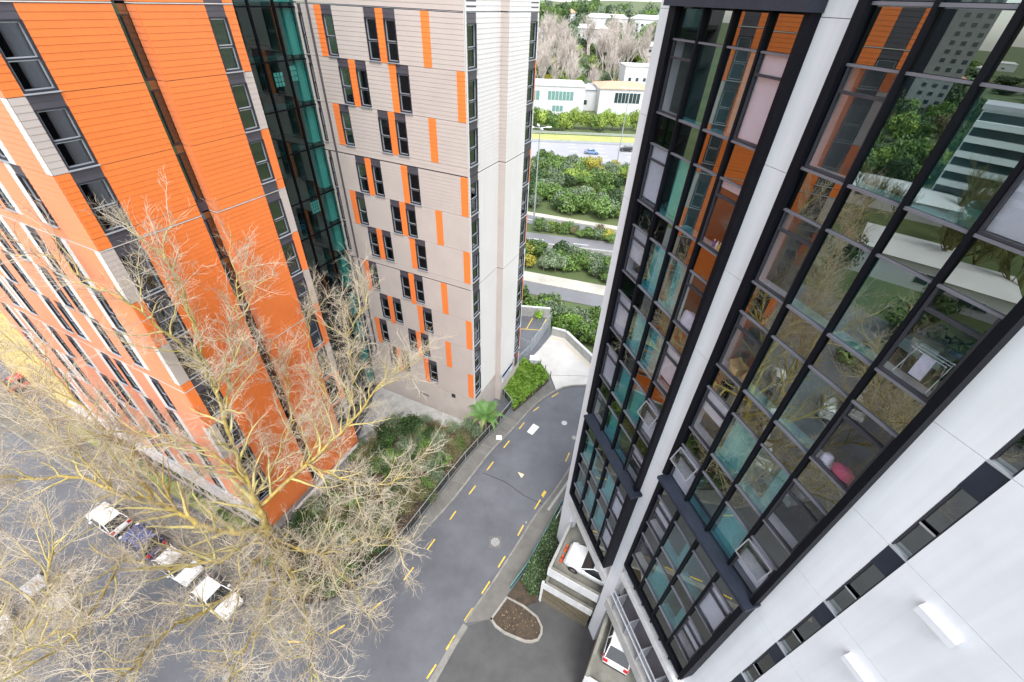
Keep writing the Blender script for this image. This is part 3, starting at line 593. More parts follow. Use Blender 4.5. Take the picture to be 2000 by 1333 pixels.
# beams at the foot of the bays
part('edge_beam', WHITE2, [(9.26, 14.7, -.35, .12, 7.2, 7.95)]); part('soffit', CONC, [(3.0, 15.4, -6, -.36, 7.9, 8.6)]); part('edge_beam', WHITE2, [(9.26, 14.4, -.3, .05, 9.4, 9.54)])
part('edge_beam', WHITE2, [(2.0, 8.05, -.3, .42, 11.0, 11.45)]); part('edge_beam', CONC, [(2.0, 8.4, -.35, .35, 6.4, 7.3)]); part('soffit_panel', DARK, [(3.0, 8.0, -4, -.31, 7.3, 11.0)])
mb = MB(tw.location); mb.tube([FT.p(8.2, .3, 8.4), FT.p(2.0, .3, 8.4)], .06, 8); mb.tube([FT.p(8.2, .3, 9.0), FT.p(2.0, .3, 9.0)], .04, 8); mb.build('pipe_rail', SILVER, tw)
for k in range(5): part('rail_bracket', SILVER, [(7.7-1.3*k, 7.76-1.3*k, -.3, .3, 7.35, 9.1)])
part('roof_slab', WHITE, [(-9, 15.6, -16, -.31, 38.5, 39)]); part('rear_wall', WHITE, [(-9, 15.6, -16.3, -16, 0, 39)]); part('side_wall', WHITE, [(15.3, 15.6, -16, -.56, 7.9, 38.5)])
# open awning sashes
def sash(u0, u1, zt, zb, wv, ang):
    h = zt-zb; f = MB(tw.location); g = MB(tw.location); c, s = math.cos(R(ang)), math.sin(R(ang))
    P = lambda u, y, d: FT.p(u, wv+y*s+d*c, zt-y*c+d*s)
    def bx(mb, a, b, y0, y1, d0, d1): mb.hexa([P(a, y0, d0), P(b, y0, d0), P(b, y1, d0), P(a, y1, d0), P(a, y0, d1), P(b, y0, d1), P(b, y1, d1), P(a, y1, d1)])
    bx(f, u0, u0+.035, 0, h, 0, .04); bx(f, u1-.035, u1, 0, h, 0, .04); bx(f, u0+.035, u1-.035, 0, .035, 0, .04); bx(f, u0+.035, u1-.035, h-.035, h, 0, .04); bx(g, u0+.05, u1-.05, .05, h-.05, .02, .03)
    o = f.build('open_sash', mat('dull_sash', (.22, .22, .25), .4, .1, metal=.3), tw); g.build('pane', G_CLEAR, o)
t4, b4 = st(4); sash(9.5, 10.45, zr(t4)-.05, zr(t4)-.75, .22, 24); sash(6.9, 7.95, zr(t4)-.05, zr(t4)-.75, .22, 24); sash(3.25, 4.28, zr(t4)-.05, zr(t4)-.75, .22, 20)

# wall lights on the white wall
for k, (z, lab) in enumerate(((-9.8, 'white box wall light beside the slot window, the higher one'), (-12.88, 'white box wall light beside the slot window, the lower one'))):
    p = FT.p(.6, 0, zr(z)); wl = thing('wall_light', p, lab, 'wall light', 'box lights on the white wall')
    mb = MB(p); mb.fbox(FT, .23, .97, .002, .22, zr(z)-.10, zr(z)+.10); mb.build('housing', WHITE, wl)
    mb = MB(p); mb.fbox(FT, .26, .94, .03, .19, zr(z)-.115, zr(z)-.1); mb.build('diffuser', mat('frosted_diffuser', (.7, .7, .68), .4), wl)

# things on sills and in rooms
def blobby(name, label, cat, P, size, m, seed=1):
    rr = random.Random(seed); mb = MB(P); n_, k = 7, 10; rings = []
    for i in range(n_):
        f = i/(n_-1); zz = math.sin(f*math.pi/2)*size[2]; sc_ = math.sqrt(max(.02, 1-f**2.6))
        for j in range(k):
            a = 2*math.pi*j/k; q = 1+rr.uniform(-.16, .16); rings.append(Vector(P)+FT.d*(math.cos(a)*size[0]/2*sc_*q)+FT.n*(math.sin(a)*size[1]/2*sc_*q)+Vector((0, 0, zz*(1+rr.uniform(-.05, .05)))))
    fs = [(i*k+j, i*k+(j+1) % k, (i+1)*k+(j+1) % k, (i+1)*k+j) for i in range(n_-1) for j in range(k)]+[tuple(range(k-1, -1, -1)), tuple((n_-1)*k+j for j in range(k))]
    mb.add(rings, fs); return tag(mb.build(name, m, None, smooth=1.2, loc=Vector(P)), label, cat)
def carton(name, label, cat, P, s, m, rz=0):
    t = thing(name, P, label, cat, rz=rz); mb = MB(); mb.box(-s[0]/2, s[0]/2, -s[1]/2, s[1]/2, 0, s[2]); mb.build('carton', m, t)
    for k in (-1, 1):
        mb = MB(); mb.hexa([(-s[0]/2, k*s[1]/2, s[2]), (s[0]/2, k*s[1]/2, s[2]), (s[0]/2, k*(s[1]/2+.12), s[2]+.08), (-s[0]/2, k*(s[1]/2+.12), s[2]+.08), (-s[0]/2, k*s[1]/2, s[2]+.01), (s[0]/2, k*s[1]/2, s[2]+.01), (s[0]/2, k*(s[1]/2+.12), s[2]+.09), (-s[0]/2, k*(s[1]/2+.12), s[2]+.09)]); mb.build('flap', m, t)
    return t
MAG = mat('magenta_cloth', (.45, .02, .12), .9, .1); LILAC = mat('lilac_sheet', (.60, .58, .72), .9, .1, 4, bump=.3); CARD = mat('cardboard', (.42, .27, .12), .9, .1)
zs_ = lambda k: zr(st(k)[1])+.025
blobby('magenta_cushion', 'magenta cushion on a window sill in the nearer glass bay', 'cushion', FT.p(3.6, -.08, zs_(2)), (.55, .34, .3), MAG, 3)
blobby('white_cushion', 'white cushion beside the magenta cushion in the nearer bay', 'cushion', FT.p(4.08, -.1, zs_(2)), (.3, .28, .24), LILAC, 4)
blobby('lilac_bedding', 'rumpled lilac bedding behind a window of the farther bay', 'bedding', FT.p(9.98, -.1, zs_(2)), (.8, .36, .55), LILAC, 5)
carton('cardboard_box', 'open cardboard box on a window sill of the nearer bay', 'box', FT.p(7.45, -.13, zs_(2)), (.45, .3, .3), CARD, .3)
blobby('tan_bag', 'tan paper bag beside the cardboard box on the sill', 'bag', FT.p(7.03, -.1, zs_(2)), (.3, .25, .36), mat('tan_paper', (.5, .38, .2), .8), 6)
# drying rack on the sill of the upper right window
P = FT.p(3.75, -.12, zs_(1)); dr = thing('drying_rack', P, 'white folding drying rack with lilac towel behind the upper right window', 'drying rack'); mb = MB(P)
for s_ in (-.35, .35):
    for w0, w1 in ((-.12, .12), (.12, -.12)): mb.tube([FT.p(3.75+s_, -.12+w0, zs_(1)), FT.p(3.75+s_*.9, -.12+w1, zs_(1)+.75)], .012, 5)
for w1 in (-.12, 0, .12): mb.tube([FT.p(3.4, -.12+w1, zs_(1)+.72), FT.p(4.1, -.12+w1, zs_(1)+.72)], .01, 5)
mb.build('rack_frame', SILVER, dr); mb = MB(P); mb.fbox(FT, 3.6, 3.85, -.03, 0, zs_(1)+.2, zs_(1)+.72); mb.build('towel', LILAC, dr)
for k, (dx, c, nm) in enumerate(((0, (.6, .03, .05), 'red bottle'), (.14, (.75, .6, .1), 'yellow bottle'), (.27, (.8, .8, .8), 'white bottle'), (.42, (.05, .1, .4), 'blue bottle'))):
    P = FT.p(9.7+dx, -.1, zs_(1)); t = thing('bottle', P, nm+' on a cluttered window sill of the farther bay', 'bottle'); bm_ = mat('plastic_'+nm.split()[0], c, .4)
    mb = MB(); mb.tube([(0, 0, 0), (0, 0, .16), (0, 0, .2)], [.045, .045, .02], 10); mb.build('body', bm_, t, .6); mb = MB(); mb.tube([(0, 0, .2), (0, 0, .24)], .022, 10); mb.build('cap', WPAINT, t)
for k in range(7):
    u = 3.4+rnd.random()*4.4 if k > 2 else 9.8+rnd.random()*4; P = FT.p(u, rnd.uniform(-2.8, -1.2), zr(st(k % 5)[1])-.5)
    t = thing('bed', P, 'single bed with pale duvet inside a tower room', 'bed', 'beds in the tower rooms', rz=FT.rot())
    mb = MB(); mb.box(-.5, .5, -1, 1, .15, .4); mb.build('mattress', WPAINT, t); mb = MB(); mb.box(-.52, .52, -1.02, .5, .4, .5); mb.build('duvet', LILAC if k % 2 else mat('blue_duvet', (.1, .2, .4), .9), t)
    mb = MB(); mb.box(-.3, .3, .6, .95, .4, .52); mb.build('pillow', WPAINT, t); mb = MB()
    for a in (-.48, .42):
        for b in (-.98, .92): mb.box(a, a+.06, b, b+.06, 0, .15)
    mb.build('bed_legs', FRAME, t)

# ------------------------------------------------------------------ car park decks
DA = Vector((3.1, 13.46)); e1 = Vector(az(27.1)); e2 = Vector((e1.y, -e1.x)); FD = Fr(DA, e2, e1)   # u along front edge, w inwards (+e1)
pk = thing('parking_structure', (DA.x, DA.y, 0), 'concrete parking decks with white fascias under the white tower', 'car park')
def dpart(name, m, boxes, F=FD):
    mb = MB(pk.location)
    for b in boxes: mb.fbox(F, *b)
    return mb.build(name, m, pk)
dpart('deck', CONC_D, [(.15, 9, .15, 7, 4.35, 4.62)]); dpart('parapet', CONC, [(0, .18, 0, 6.4, 4.35, 5.5)]); dpart('front_parapet', CONC_D, [(.18, 3.6, 0, .2, 4.62, 5.4)]); dpart('fascia', WHITE2, [(0, 3.55, -.06, 0, 4.5, 5.45)])
dpart('lower_deck', CONC_D, [(.0, 9, .2, 7, 1.9, 2.2)]); dpart('lower_parapet', CONC_D, [(0, 3.5, 0, .2, 2.2, 2.95), (-.1, .1, .2, 5.5, 1.9, 2.95)]); dpart('lower_fascia', WHITE2, [(-.1, 3.5, -.06, 0, 2.2, 3.0)])
SLAT = mat('timber_screen_slat', (.24, .20, .13), .8, .25, 6)
for k in range(44): dpart('screen_slat', SLAT, [(-.1+k*.081, -.1+k*.081+.036, -.02, .02, .05, 2.18)])
dpart('screen_backing', BLACK, [(0, 3.5, .25, .3, 0, 1.9)])
dpart('end_post', WHITE2, [(-.25, -.08, -.1, .1, 0, 3.05)])
A2 = Vector((5.0, 7.75)); FD2 = Fr(A2, e2, e1)
dpart('deck', CONC_D, [(.12, 8, .12, 4.6, 4.3, 4.6)], FD2); dpart('parapet', CONC_D, [(0, .2, -.0, 4.0, 3.9, 5.35)], FD2); dpart('fascia', WHITE2, [(0, 8, -.1, .1, 4.2, 5.0)], FD2); dpart('lower_wall', BACKING, [(.05, 8, .15, .3, 0, 4.2), (.06, .2, .2, 4.3, 0, 3.9)], FD2)
dpart('bay_line', WPAINT, [(1.0, 3.4, 2.9, 3.0, 4.62, 4.626)]); dpart('bay_line', WPAINT, [(2.9, 3.0, .4, 3.6, 4.6, 4.606)], FD2)
for k, (w0, lab) in enumerate(((1.35, 'orange wheel stop on the parking deck nearest the corner'), (2.15, 'orange wheel stop on the parking deck farther from the corner'))):
    P = FD.p(.45, w0, 4.62); t = thing('wheel_stop', P, lab, 'wheel stop', 'orange wheel stops'); mb = MB(P)
    q = [FD.p(.38, w0-.28, 4.62), FD.p(.56, w0-.28, 4.62), FD.p(.56, w0+.28, 4.62), FD.p(.38, w0+.28, 4.62)]; q2 = [FD.p(.42, w0-.26, 4.78), FD.p(.52, w0-.26, 4.78), FD.p(.52, w0+.26, 4.78), FD.p(.42, w0+.26, 4.78)]
    mb.hexa(q+q2); mb.build('rubber_block', mat('orange_rubber', (.75, .10, .02), .5), t); mb = MB(P); mb.fbox(FD, .43, .51, w0-.05, w0+.05, 4.78, 4.785); mb.build('bolt_cap', FRAME, t)

# ------------------------------------------------------------------ cars
TYRE = mat('tyre_rubber', (.02, .02, .02), .8); RIM = mat('alloy_rim', (.35, .35, .37), .35, metal=.7)
CARGL = mat('car_glass', (.012, .016, .018), .08, .05, spec=.8); TAIL = mat('tail_light_red', (.45, .01, .015), .25); HEAD = mat('headlight_lens', (.6, .62, .65), .15); TRIM = mat('black_trim', (.015, .015, .016), .5); PLATE = mat('number_plate', (.7, .7, .66), .5)
def carpaint(n, c):
    if n in MATS: return MATS[n]
    m = mat(n, c, .3, .03, 1); b = m.node_tree.nodes['Principled BSDF']; b.inputs['Coat Weight'].default_value = .6; b.inputs['Coat Roughness'].default_value = .08; return m
def loft(mb, secs, cap=True):
    k = len(secs[0]); vs = [v for s in secs for v in s]; fs = []
    for i in range(len(secs)-1):
        for j in range(k): fs.append((i*k+j, (i+1)*k+j, (i+1)*k+(j+1) % k, i*k+(j+1) % k))
    if cap: fs += [tuple(range(k)), tuple(range((len(secs)-1)*k+k-1, (len(secs)-1)*k-1, -1))]
    mb.add(vs, fs)
def car(name, label, loc, heading, paint, kind='hatch', group=None, cat='car'):
    t = thing(name, loc, label, cat, group, rz=math.pi/2-R(heading))
    P = dict(hatch=(3.75, 1.66, 1.46), sedan=(4.55, 1.80, 1.44), suv=(4.4, 1.82, 1.66), van=(4.6, 1.78, 1.9))[kind]; L, W, Hc = P; h = L/2; w2 = W/2
    belt = Hc*.62; hood = belt-.08
    if kind == 'hatch': body = [(h, .42, .80), (h-.12, .66, .90), (h-.55, hood-.07, .97), (h-1.15, hood, 1.0), (h-1.5, belt, 1.0), (-h+.45, belt+.03, 1.0), (-h+.12, belt-.02, .95), (-h, belt-.25, .86)]; cab = [(h-1.05, belt-.02, .94, belt, .90), (h-1.75, belt-.02, .96, Hc-.04, .74), (h-2.2, belt-.02, .97, Hc, .76), (-h+.7, belt, .95, Hc-.05, .74), (-h+.12, belt, .90, belt+.12, .84)]
    elif kind == 'sedan': body = [(h, .45, .80), (h-.15, .66, .90), (h-.7, hood-.05, .97), (h-1.35, hood+.02, 1.0), (h-1.7, belt, 1.0), (-h+1.0, belt+.03, 1.0), (-h+.2, belt+.02, .96), (-h, belt-.22, .86)]; cab = [(h-1.25, belt-.02, .92, belt, .88), (h-2.05, belt-.02, .95, Hc-.04, .72), (h-2.5, belt-.02, .96, Hc, .74), (-h+1.35, belt, .94, Hc-.08, .71), (-h+.6, belt, .88, belt+.06, .80)]
    elif kind == 'suv': body = [(h, .52, .82), (h-.12, .80, .92), (h-.6, hood-.04, .97), (h-1.15, hood+.02, 1.0), (h-1.45, belt, 1.0), (-h+.4, belt+.02, 1.0), (-h+.1, belt, .97), (-h, belt-.35, .90)]; cab = [(h-1.1, belt-.02, .94, belt, .90), (h-1.75, belt-.02, .96, Hc-.05, .78), (h-2.2, belt-.02, .97, Hc, .80), (-h+.55, belt, .96, Hc-.06, .78), (-h+.1, belt, .92, belt+.15, .86)]
    else: body = [(h, .55, .85), (h-.1, .85, .93), (h-.5, hood, .98), (h-.8, hood+.1, 1.0), (h-1.0, belt, 1.0), (-h+.2, belt, 1.0), (-h+.05, belt, .98), (-h, belt-.3, .95)]; cab = [(h-.75, belt-.02, .95, belt, .92), (h-1.35, belt-.02, .97, Hc-.05, .84), (h-1.8, belt-.02, .98, Hc, .86), (-h+.25, belt, .97, Hc-.03, .85), (-h+.05, belt, .95, Hc-.3, .88)]
    secs = []
    for x, zt, f in body:
        a = w2*f; zb = .24 if abs(x) < h-.05 else .30
        secs.append([(x, -a*.90, zb), (x, -a*.99, zb+.14), (x, -a, zb+(zt-zb)*.55), (x, -a*.97, zt-.06), (x, -a*.86, zt), (x, a*.86, zt), (x, a*.97, zt-.06), (x, a, zb+(zt-zb)*.55), (x, a*.99, zb+.14), (x, a*.90, zb)])
    mb = MB(); loft(mb, secs); body_o = mb.build('body', paint, t, .6)
    secs = [[(x, -w2*fb, zb), (x, -w2*ft, zt), (x, w2*ft, zt), (x, w2*fb, zb)] for x, zb, fb, zt, ft in cab]
    mb = MB(); loft(mb, secs); mb.build('windows', CARGL, t, .5)
    # roof skin and pillars
    mb = MB(); r = cab[1:4]; ss = [[(x, -w2*ft*1.03, zt-.03), (x, -w2*ft*.97, zt+.025), (x, 0, zt+.045), (x, w2*ft*.97, zt+.025), (x, w2*ft*1.03, zt-.03)] for x, zb, fb, zt, ft in r]
    ss[0] = [(v[0]+.05, v[1], v[2]) for v in ss[0]]; ss[-1] = [(v[0]-.05, v[1], v[2]) for v in ss[-1]]; loft(mb, ss)
    for s in (-1, 1):
        for i in (0, 3):
            a, b = (cab[i], cab[i+1]); mb.tube([(a[0], s*w2*a[4]*.995, a[3]), (b[0], s*w2*b[4]*1.0, b[3])], .035, 5)
        xm = (cab[2][0]+cab[3][0])/2; mb.tube([(xm, s*w2*.965, belt), (xm, s*w2*.77, Hc-.03)], .032, 5)
    mb.build('roof', paint, t, .6)
    for s in (-1, 1):
        for xw in (h-.78, -h+.75):
            mb = MB(); mb.tube([(xw, s*(w2-.20), .31), (xw, s*(w2-.14), .31), (xw, s*(w2+.005), .31)], [.29, .31, .30], 16); wo = mb.build('wheel', TYRE, t)
            mb = MB(); mb.tube([(xw, s*(w2+.006), .31), (xw, s*(w2+.02), .31)], [.20, .17], 10); mb.build('rim', RIM, wo)
            mb = MB(); mb.tube([(xw-.0, s*(w2-.0), .33), (xw, s*(w2+.003), .33)], .345, 18); mb.build('wheel_arch', TRIM, t)
        mb = MB(); mb.hexa([(h-.10, s*w2*.58, .60), (h-.10, s*w2*.86, .60), (h-.42, s*w2*.95, .66), (h-.42, s*w2*.72, .66), (h-.13, s*w2*.58, .70), (h-.13, s*w2*.84, .70), (h-.46, s*w2*.93, .80), (h-.46, s*w2*.72, .80)]); mb.build('headlight', HEAD, t)
        mb = MB(); q = belt-.04; mb.hexa([(-h-.012, s*w2*.55, q-.26), (-h-.012, s*w2*.86, q-.26), (-h+.25, s*w2*.99, q-.2), (-h+.25, s*w2*.6, q-.2), (-h+.03, s*w2*.55, q-.05), (-h+.03, s*w2*.88, q-.05), (-h+.28, s*w2*.98, q+.01), (-h+.28, s*w2*.6, q+.01)]); mb.build('tail_light', TAIL, t)
        mb = MB(); mb.box(h-1.55, h-1.38, min(s*(w2-.04), s*(w2+.14)), max(s*(w2-.04), s*(w2+.14)), belt+.02, belt+.14); mb.build('wing_mirror', paint, t)
    mb = MB(); mb.box(h-.02, h+.015, -w2*.5, w2*.5, .34, .46); mb.build('grille', TRIM, t); mb = MB(); mb.box(-h-.02, -h+.02, -.25, .25, .50, .62); mb.build('number_plate', PLATE, t)
    mb = MB(); mb.box(-h-.03, -h+.1, -w2*.82, w2*.82, .30, .42); mb.build('rear_bumper', TRIM, t)
    return t
PW = carpaint('white_car_paint', (.78, .78, .78)); PS = carpaint('silver_car_paint', (.42, .43, .45)); PB = carpaint('blue_car_paint', (.035, .05, .16)); PR = carpaint('red_car_paint', (.45, .01, .02)); PK = carpaint('black_car_paint', (.012, .012, .014)); PLB = carpaint('pale_blue_car_paint', (.16, .28, .5))
HB = -66
CX = [(-32.3, 18.0), (-28.35, 16.35), (-24.4, 14.6), (-20.4, 12.55)]
car('parked_car', 'white sedan parked nose out on the upper deck under the tower', FD.p(2.95, 1.75, 4.62), 27.1-90, PW, 'sedan')
car('parked_car', 'silver white car parked tail out on the lower right deck', (7.55, 9.85, 4.6), 26, PW, 'hatch')
car('parked_car', 'white hatchback under the bare branches, nearest the street corner', (CX[3][0], CX[3][1], 0), HB+180, PW, 'hatch', 'cars parked along the street')
car('parked_car', 'white car parked between the blue car and the hatchback nearest the corner', (CX[2][0], CX[2][1], 0), HB+180, PW, 'hatch', 'cars parked along the street')
car('parked_car', 'dark blue car parked under the bare branches', (CX[1][0], CX[1][1], 0), HB, PB, 'hatch', 'cars parked along the street')
car('parked_car', 'white car farthest along the kerb under the branches', (CX[0][0], CX[0][1], 0), HB, PW, 'hatch', 'cars parked along the street')
car('parked_car', 'white car across the street, nearer the left edge', (-35.3, 10.6, 0), HB+180, PW, 'suv', 'cars parked across the street')
car('parked_car', 'pale car across the street, half hidden by twigs', (-32.4, 12.2, 0), HB+180, PS, 'hatch', 'cars parked across the street')
car('parked_car', 'red car beside the yellow building at the left edge', (-52.6, 33.2, 0), 30, PR, 'hatch')
car('moving_car', 'pale blue car driving on the motorway', (22.6, 146.5, -2.95), 92, PLB, 'sedan')
car('moving_car', 'black car on the motorway next to the white tower edge', (34.6, 151.5, -2.95), -88, PK, 'suv')

# ------------------------------------------------------------------ fences and street furniture
GALV = mat('galvanised_steel', (.42, .45, .46), .4, .12, 4, metal=.5); MESH = glass('mesh_panel', (.40, .42, .42), .02, (.5, .5, .5), rough=.5)
TEALP = mat('teal_painted_steel', (.10, .30, .30), .5); DGREEN = mat('dark_mesh_infill', (.02, .03, .028), .6)
def fence(name, pts, hgt, label, post_m, infill, step=2.0, z=.12, bars=True):
    t = thing(name, (pts[0][0], pts[0][1], z), label, 'fence')
    for a, b in zip(pts, pts[1:]):
        a, b = Vector(a), Vector(b); n_ = max(1, round((b-a).length/step))
        for k in range(n_):
            p, q = a.lerp(b, k/n_), a.lerp(b, (k+1)/n_)
            mb = MB(t.location); mb.tube([(p.x, p.y, z), (p.x, p.y, z+hgt+.03)], .032, 8); mb.build('post', post_m, t)
            mb = MB(t.location); mb.tube([(p.x, p.y, z+hgt), (q.x, q.y, z+hgt)], .028, 6); mb.build('top_rail', post_m, t)
            mb = MB(t.location); mb.tube([(p.x, p.y, z+.12), (q.x, q.y, z+.12)], .02, 6); mb.build('bottom_rail', post_m, t)
            if bars:
                mb = MB(t.location); l = (q-p).length; nb = int(l/.075)
                for i in range(1, nb):
                    c = p.lerp(q, i/nb); mb.box(c.x-.006, c.x+.006, c.y-.006, c.y+.006, z+.13, z+hgt-.02)
                nz = int(hgt/.12); d = (q-p).normalized()*.004; nn = Vector((-d.y, d.x))
                for i in range(1, nz): zz = z+.12+i*(hgt-.14)/nz; mb.hexa([(p.x-nn.x, p.y-nn.y, zz), (q.x-nn.x, q.y-nn.y, zz), (q.x+nn.x, q.y+nn.y, zz), (p.x+nn.x, p.y+nn.y, zz), (p.x-nn.x, p.y-nn.y, zz+.008), (q.x-nn.x, q.y-nn.y, zz+.008), (q.x+nn.x, q.y+nn.y, zz+.008), (p.x+nn.x, p.y+nn.y, zz+.008)])
                mb.build('mesh_panel', infill, t)
    return t
fence('pipe_fence', [(-1.5, 35.6), (.30, 32.7), (-.85, 30.6), (-3.95, 25.6), (-5.2, 23.3), (-7.1, 19.6), (-8.6, 16.7), (-10.8, 14.1)], 1.15, 'galvanised pipe fence with dark mesh between the footpath and garden', GALV, DGREEN)
fence('mesh_fence', [(-1.5, 35.6), (-1.05, 36.8), (.6, 39.4), (2.3, 42.1)], 1.3, 'low galvanised fence between the pale end wall and the clipped hedge', GALV, GALV, 1.6)
fence('mesh_fence', [(2.4, 42.2), (3.4, 44.4), (4.35, 46.6), (5.2, 48.6)], 1.9, 'tall grey mesh fence beside the pale driveway', GALV, GALV, 1.2)
fence('mesh_fence', [(2.3, 42.1), (1.6, 42.6), (.9, 43.1)], 1.7, 'short grey mesh gate beside the yellow parking bays', GALV, GALV, 1.0)
fence('teal_fence', [(4.95, 21.2), (3.75, 18.95), (1.9, 15.65), (.7, 14.0)], .95, 'teal painted pipe fence along the footpath by the parking structure', TEALP, DGREEN, 1.8)
t = thing('hoop_barrier', (4.6, 19.9, .1), 'white hoop barrier at the end of the teal fence', 'barrier'); mb = MB(t.location)
mb.tube([(4.25, 19.3, .1), (4.25, 19.3, 1.15), (4.95, 20.6, 1.15), (4.95, 20.6, .1)], .03, 8); mb.build('hoop', WHITE, t); mb = MB(t.location); mb.tube([(4.25, 19.3, .6), (4.95, 20.6, .6)], .025, 8); mb.build('cross_bar', WHITE, t)
t = thing('utility_cabinet', (2.75, 39.9, 0), 'white utility cabinet behind the clipped hedge', 'cabinet'); mb = MB(t.location); mb.box(2.3, 3.2, 39.5, 40.3, 0, 1.15); mb.build('cabinet_body', WHITE2, t); mb = MB(t.location); mb.box(2.24, 3.26, 39.44, 40.36, 1.15, 1.22); mb.build('lid', WHITE, t); mb = MB(t.location); mb.box(2.72, 2.76, 39.47, 39.5, .1, 1.1); mb.build('door_seam', DARK, t)
for k, (x, y, lab) in enumerate(((3.6, 39.9, 'thin dark bollard beside the hedge, nearest the cabinet'), (4.15, 38.95, 'thin dark bollard beside the hedge, middle of three'), (4.72, 37.85, 'thin dark bollard beside the hedge, nearest the road'))):
    t = thing('bollard', (x, y, .05), lab, 'bollard', 'bollards beside the hedge'); mb = MB(); mb.tube([(0, 0, 0), (0, 0, .9)], .045, 8); mb.build('post', DARK, t); mb = MB(); mb.tube([(0, 0, .9), (0, 0, .96)], [.05, .02], 8); mb.build('cap', DARK, t)
def lamp_post(P, hgt, label, heads):
    t = thing('lamp_post', P, label, 'lamp post', 'motorway lamp posts'); mb = MB(); mb.tube([(0, 0, 0), (0, 0, 1.2), (0, 0, hgt)], [.22, .17, .09], 10); mb.build('pole', GALV, t)
    for a in heads:
        c, s = math.cos(a), math.sin(a); mb = MB(); mb.tube([(0, 0, hgt-.1), (c*1.3, s*1.3, hgt+.1)], .05, 6); mb.build('arm', GALV, t)
        mb = MB(); mb.hexa([(c*1.2-s*.18, s*1.2+c*.18, hgt), (c*1.2+s*.18, s*1.2-c*.18, hgt), (c*2.2+s*.14, s*2.2-c*.14, hgt+.08), (c*2.2-s*.14, s*2.2+c*.14, hgt+.08), (c*1.2-s*.16, s*1.2+c*.16, hgt+.2), (c*1.2+s*.16, s*1.2-c*.16, hgt+.2), (c*2.2+s*.1, s*2.2-c*.1, hgt+.2), (c*2.2-s*.1, s*2.2+c*.1, hgt+.2)]); mb.build('lantern', WPAINT, t)
lamp_post((3.5, 89.3, -3.1), 19.2, 'tall white lamp post with cross shaped head beside the pale end wall', (0.2, 1.77, 3.34, 4.9))
lamp_post((28.07, 131.7, -3.1), 20.6, 'tall grey lamp post on the motorway close to the white tower', (0, 3.14))

# ------------------------------------------------------------------ roads and structures beyond the parapet
def groad(name, A, B, wd, m, z=-3.1, lanes=0, mname=WPAINT):
    mb = MB(); strip(mb, [A, B], wd, z-.3, z); r = tag(mb.build(name, m), kind='structure')
    if lanes:
        a, b = Vector(A), Vector(B); t = (b-a).normalized(); n_ = Vector((-t.y, t.x))
        for k in range(1, lanes):
            mb = MB(); p = a+n_*(wd*k/lanes); q = b+n_*(wd*k/lanes); l = (q-p).length; s = 0
            while s < l: c, d = p+t*s, p+t*min(l, s+3); mb.hexa([(v.x+n_.x*e, v.y+n_.y*e, z+h) for h in (0, .006) for v, e in ((c, -.08), (d, -.08), (d, .08), (c, .08))]); s += 9
            mb.build('lane_line', mname, r)
    return r
FARASPH = mat('far_asphalt', (.16, .16, .17), .7, .12, .2); VERGE = mat('pale_verge', (.42, .39, .34), .9, .2, .3)
groad('slip_road', (-40, 73.5), (70, 42), 3.6, FARASPH, lanes=1); groad('verge', (-40, 77.4), (70, 46), 3.2, VERGE)
groad('slip_road', (-60, 90.5), (80, 66), 5.6, FARASPH, lanes=2); groad('slip_road', (-60, 109.5), (80, 65.5), 4.2, FARASPH, lanes=2); groad('verge', (-60, 114), (80, 70), 1.8, VERGE, -3.02)
groad('motorway', (-200, 131), (250, 141), 26, mat('motorway_asphalt', (.30, .30, .32), .7, .08, .05), -3.08, 6); groad('grass_verge', (-200, 157.5), (250, 167.5), 8, mat('dry_verge_grass', (.34, .36, .12), .95, .25, .2))
def barrier(P, Q, hgt, label, m):
    t = thing('crash_barrier', (P[0], P[1], -3.1), label, 'barrier'); a, b = Vector(P), Vector(Q); l = (b-a).length; n_ = int(l/4)
    for z0 in (hgt-.35, hgt-.75): mb = MB(t.location); strip(mb, [P, Q], .08, -3.1+z0, -3.1+z0+.28); mb.build('rail', m, t)
    for k in range(n_): c = a.lerp(b, k/n_); mb = MB(t.location); mb.box(c.x-.06, c.x+.06, c.y+.1, c.y+.22, -3.1, -3.1+hgt); mb.build('post', m, t)
barrier((-60, 168), (130, 172), 1.2, 'long grey crash barrier below the lime green hedge', GALV); barrier((-30, 83.2), (60, 67.5), .9, 'low crash barrier along the middle slip road', GALV); barrier((-60, 157), (130, 161), .9, 'crash barrier along the near edge of the grass verge', GALV)
wall_run('verge_wall', [(-30, 84.5), (30, 74.3), (60, 69.2)], .4, -3.2, -2.3, CONC, 'low concrete wall along the middle slip road', 'wall')

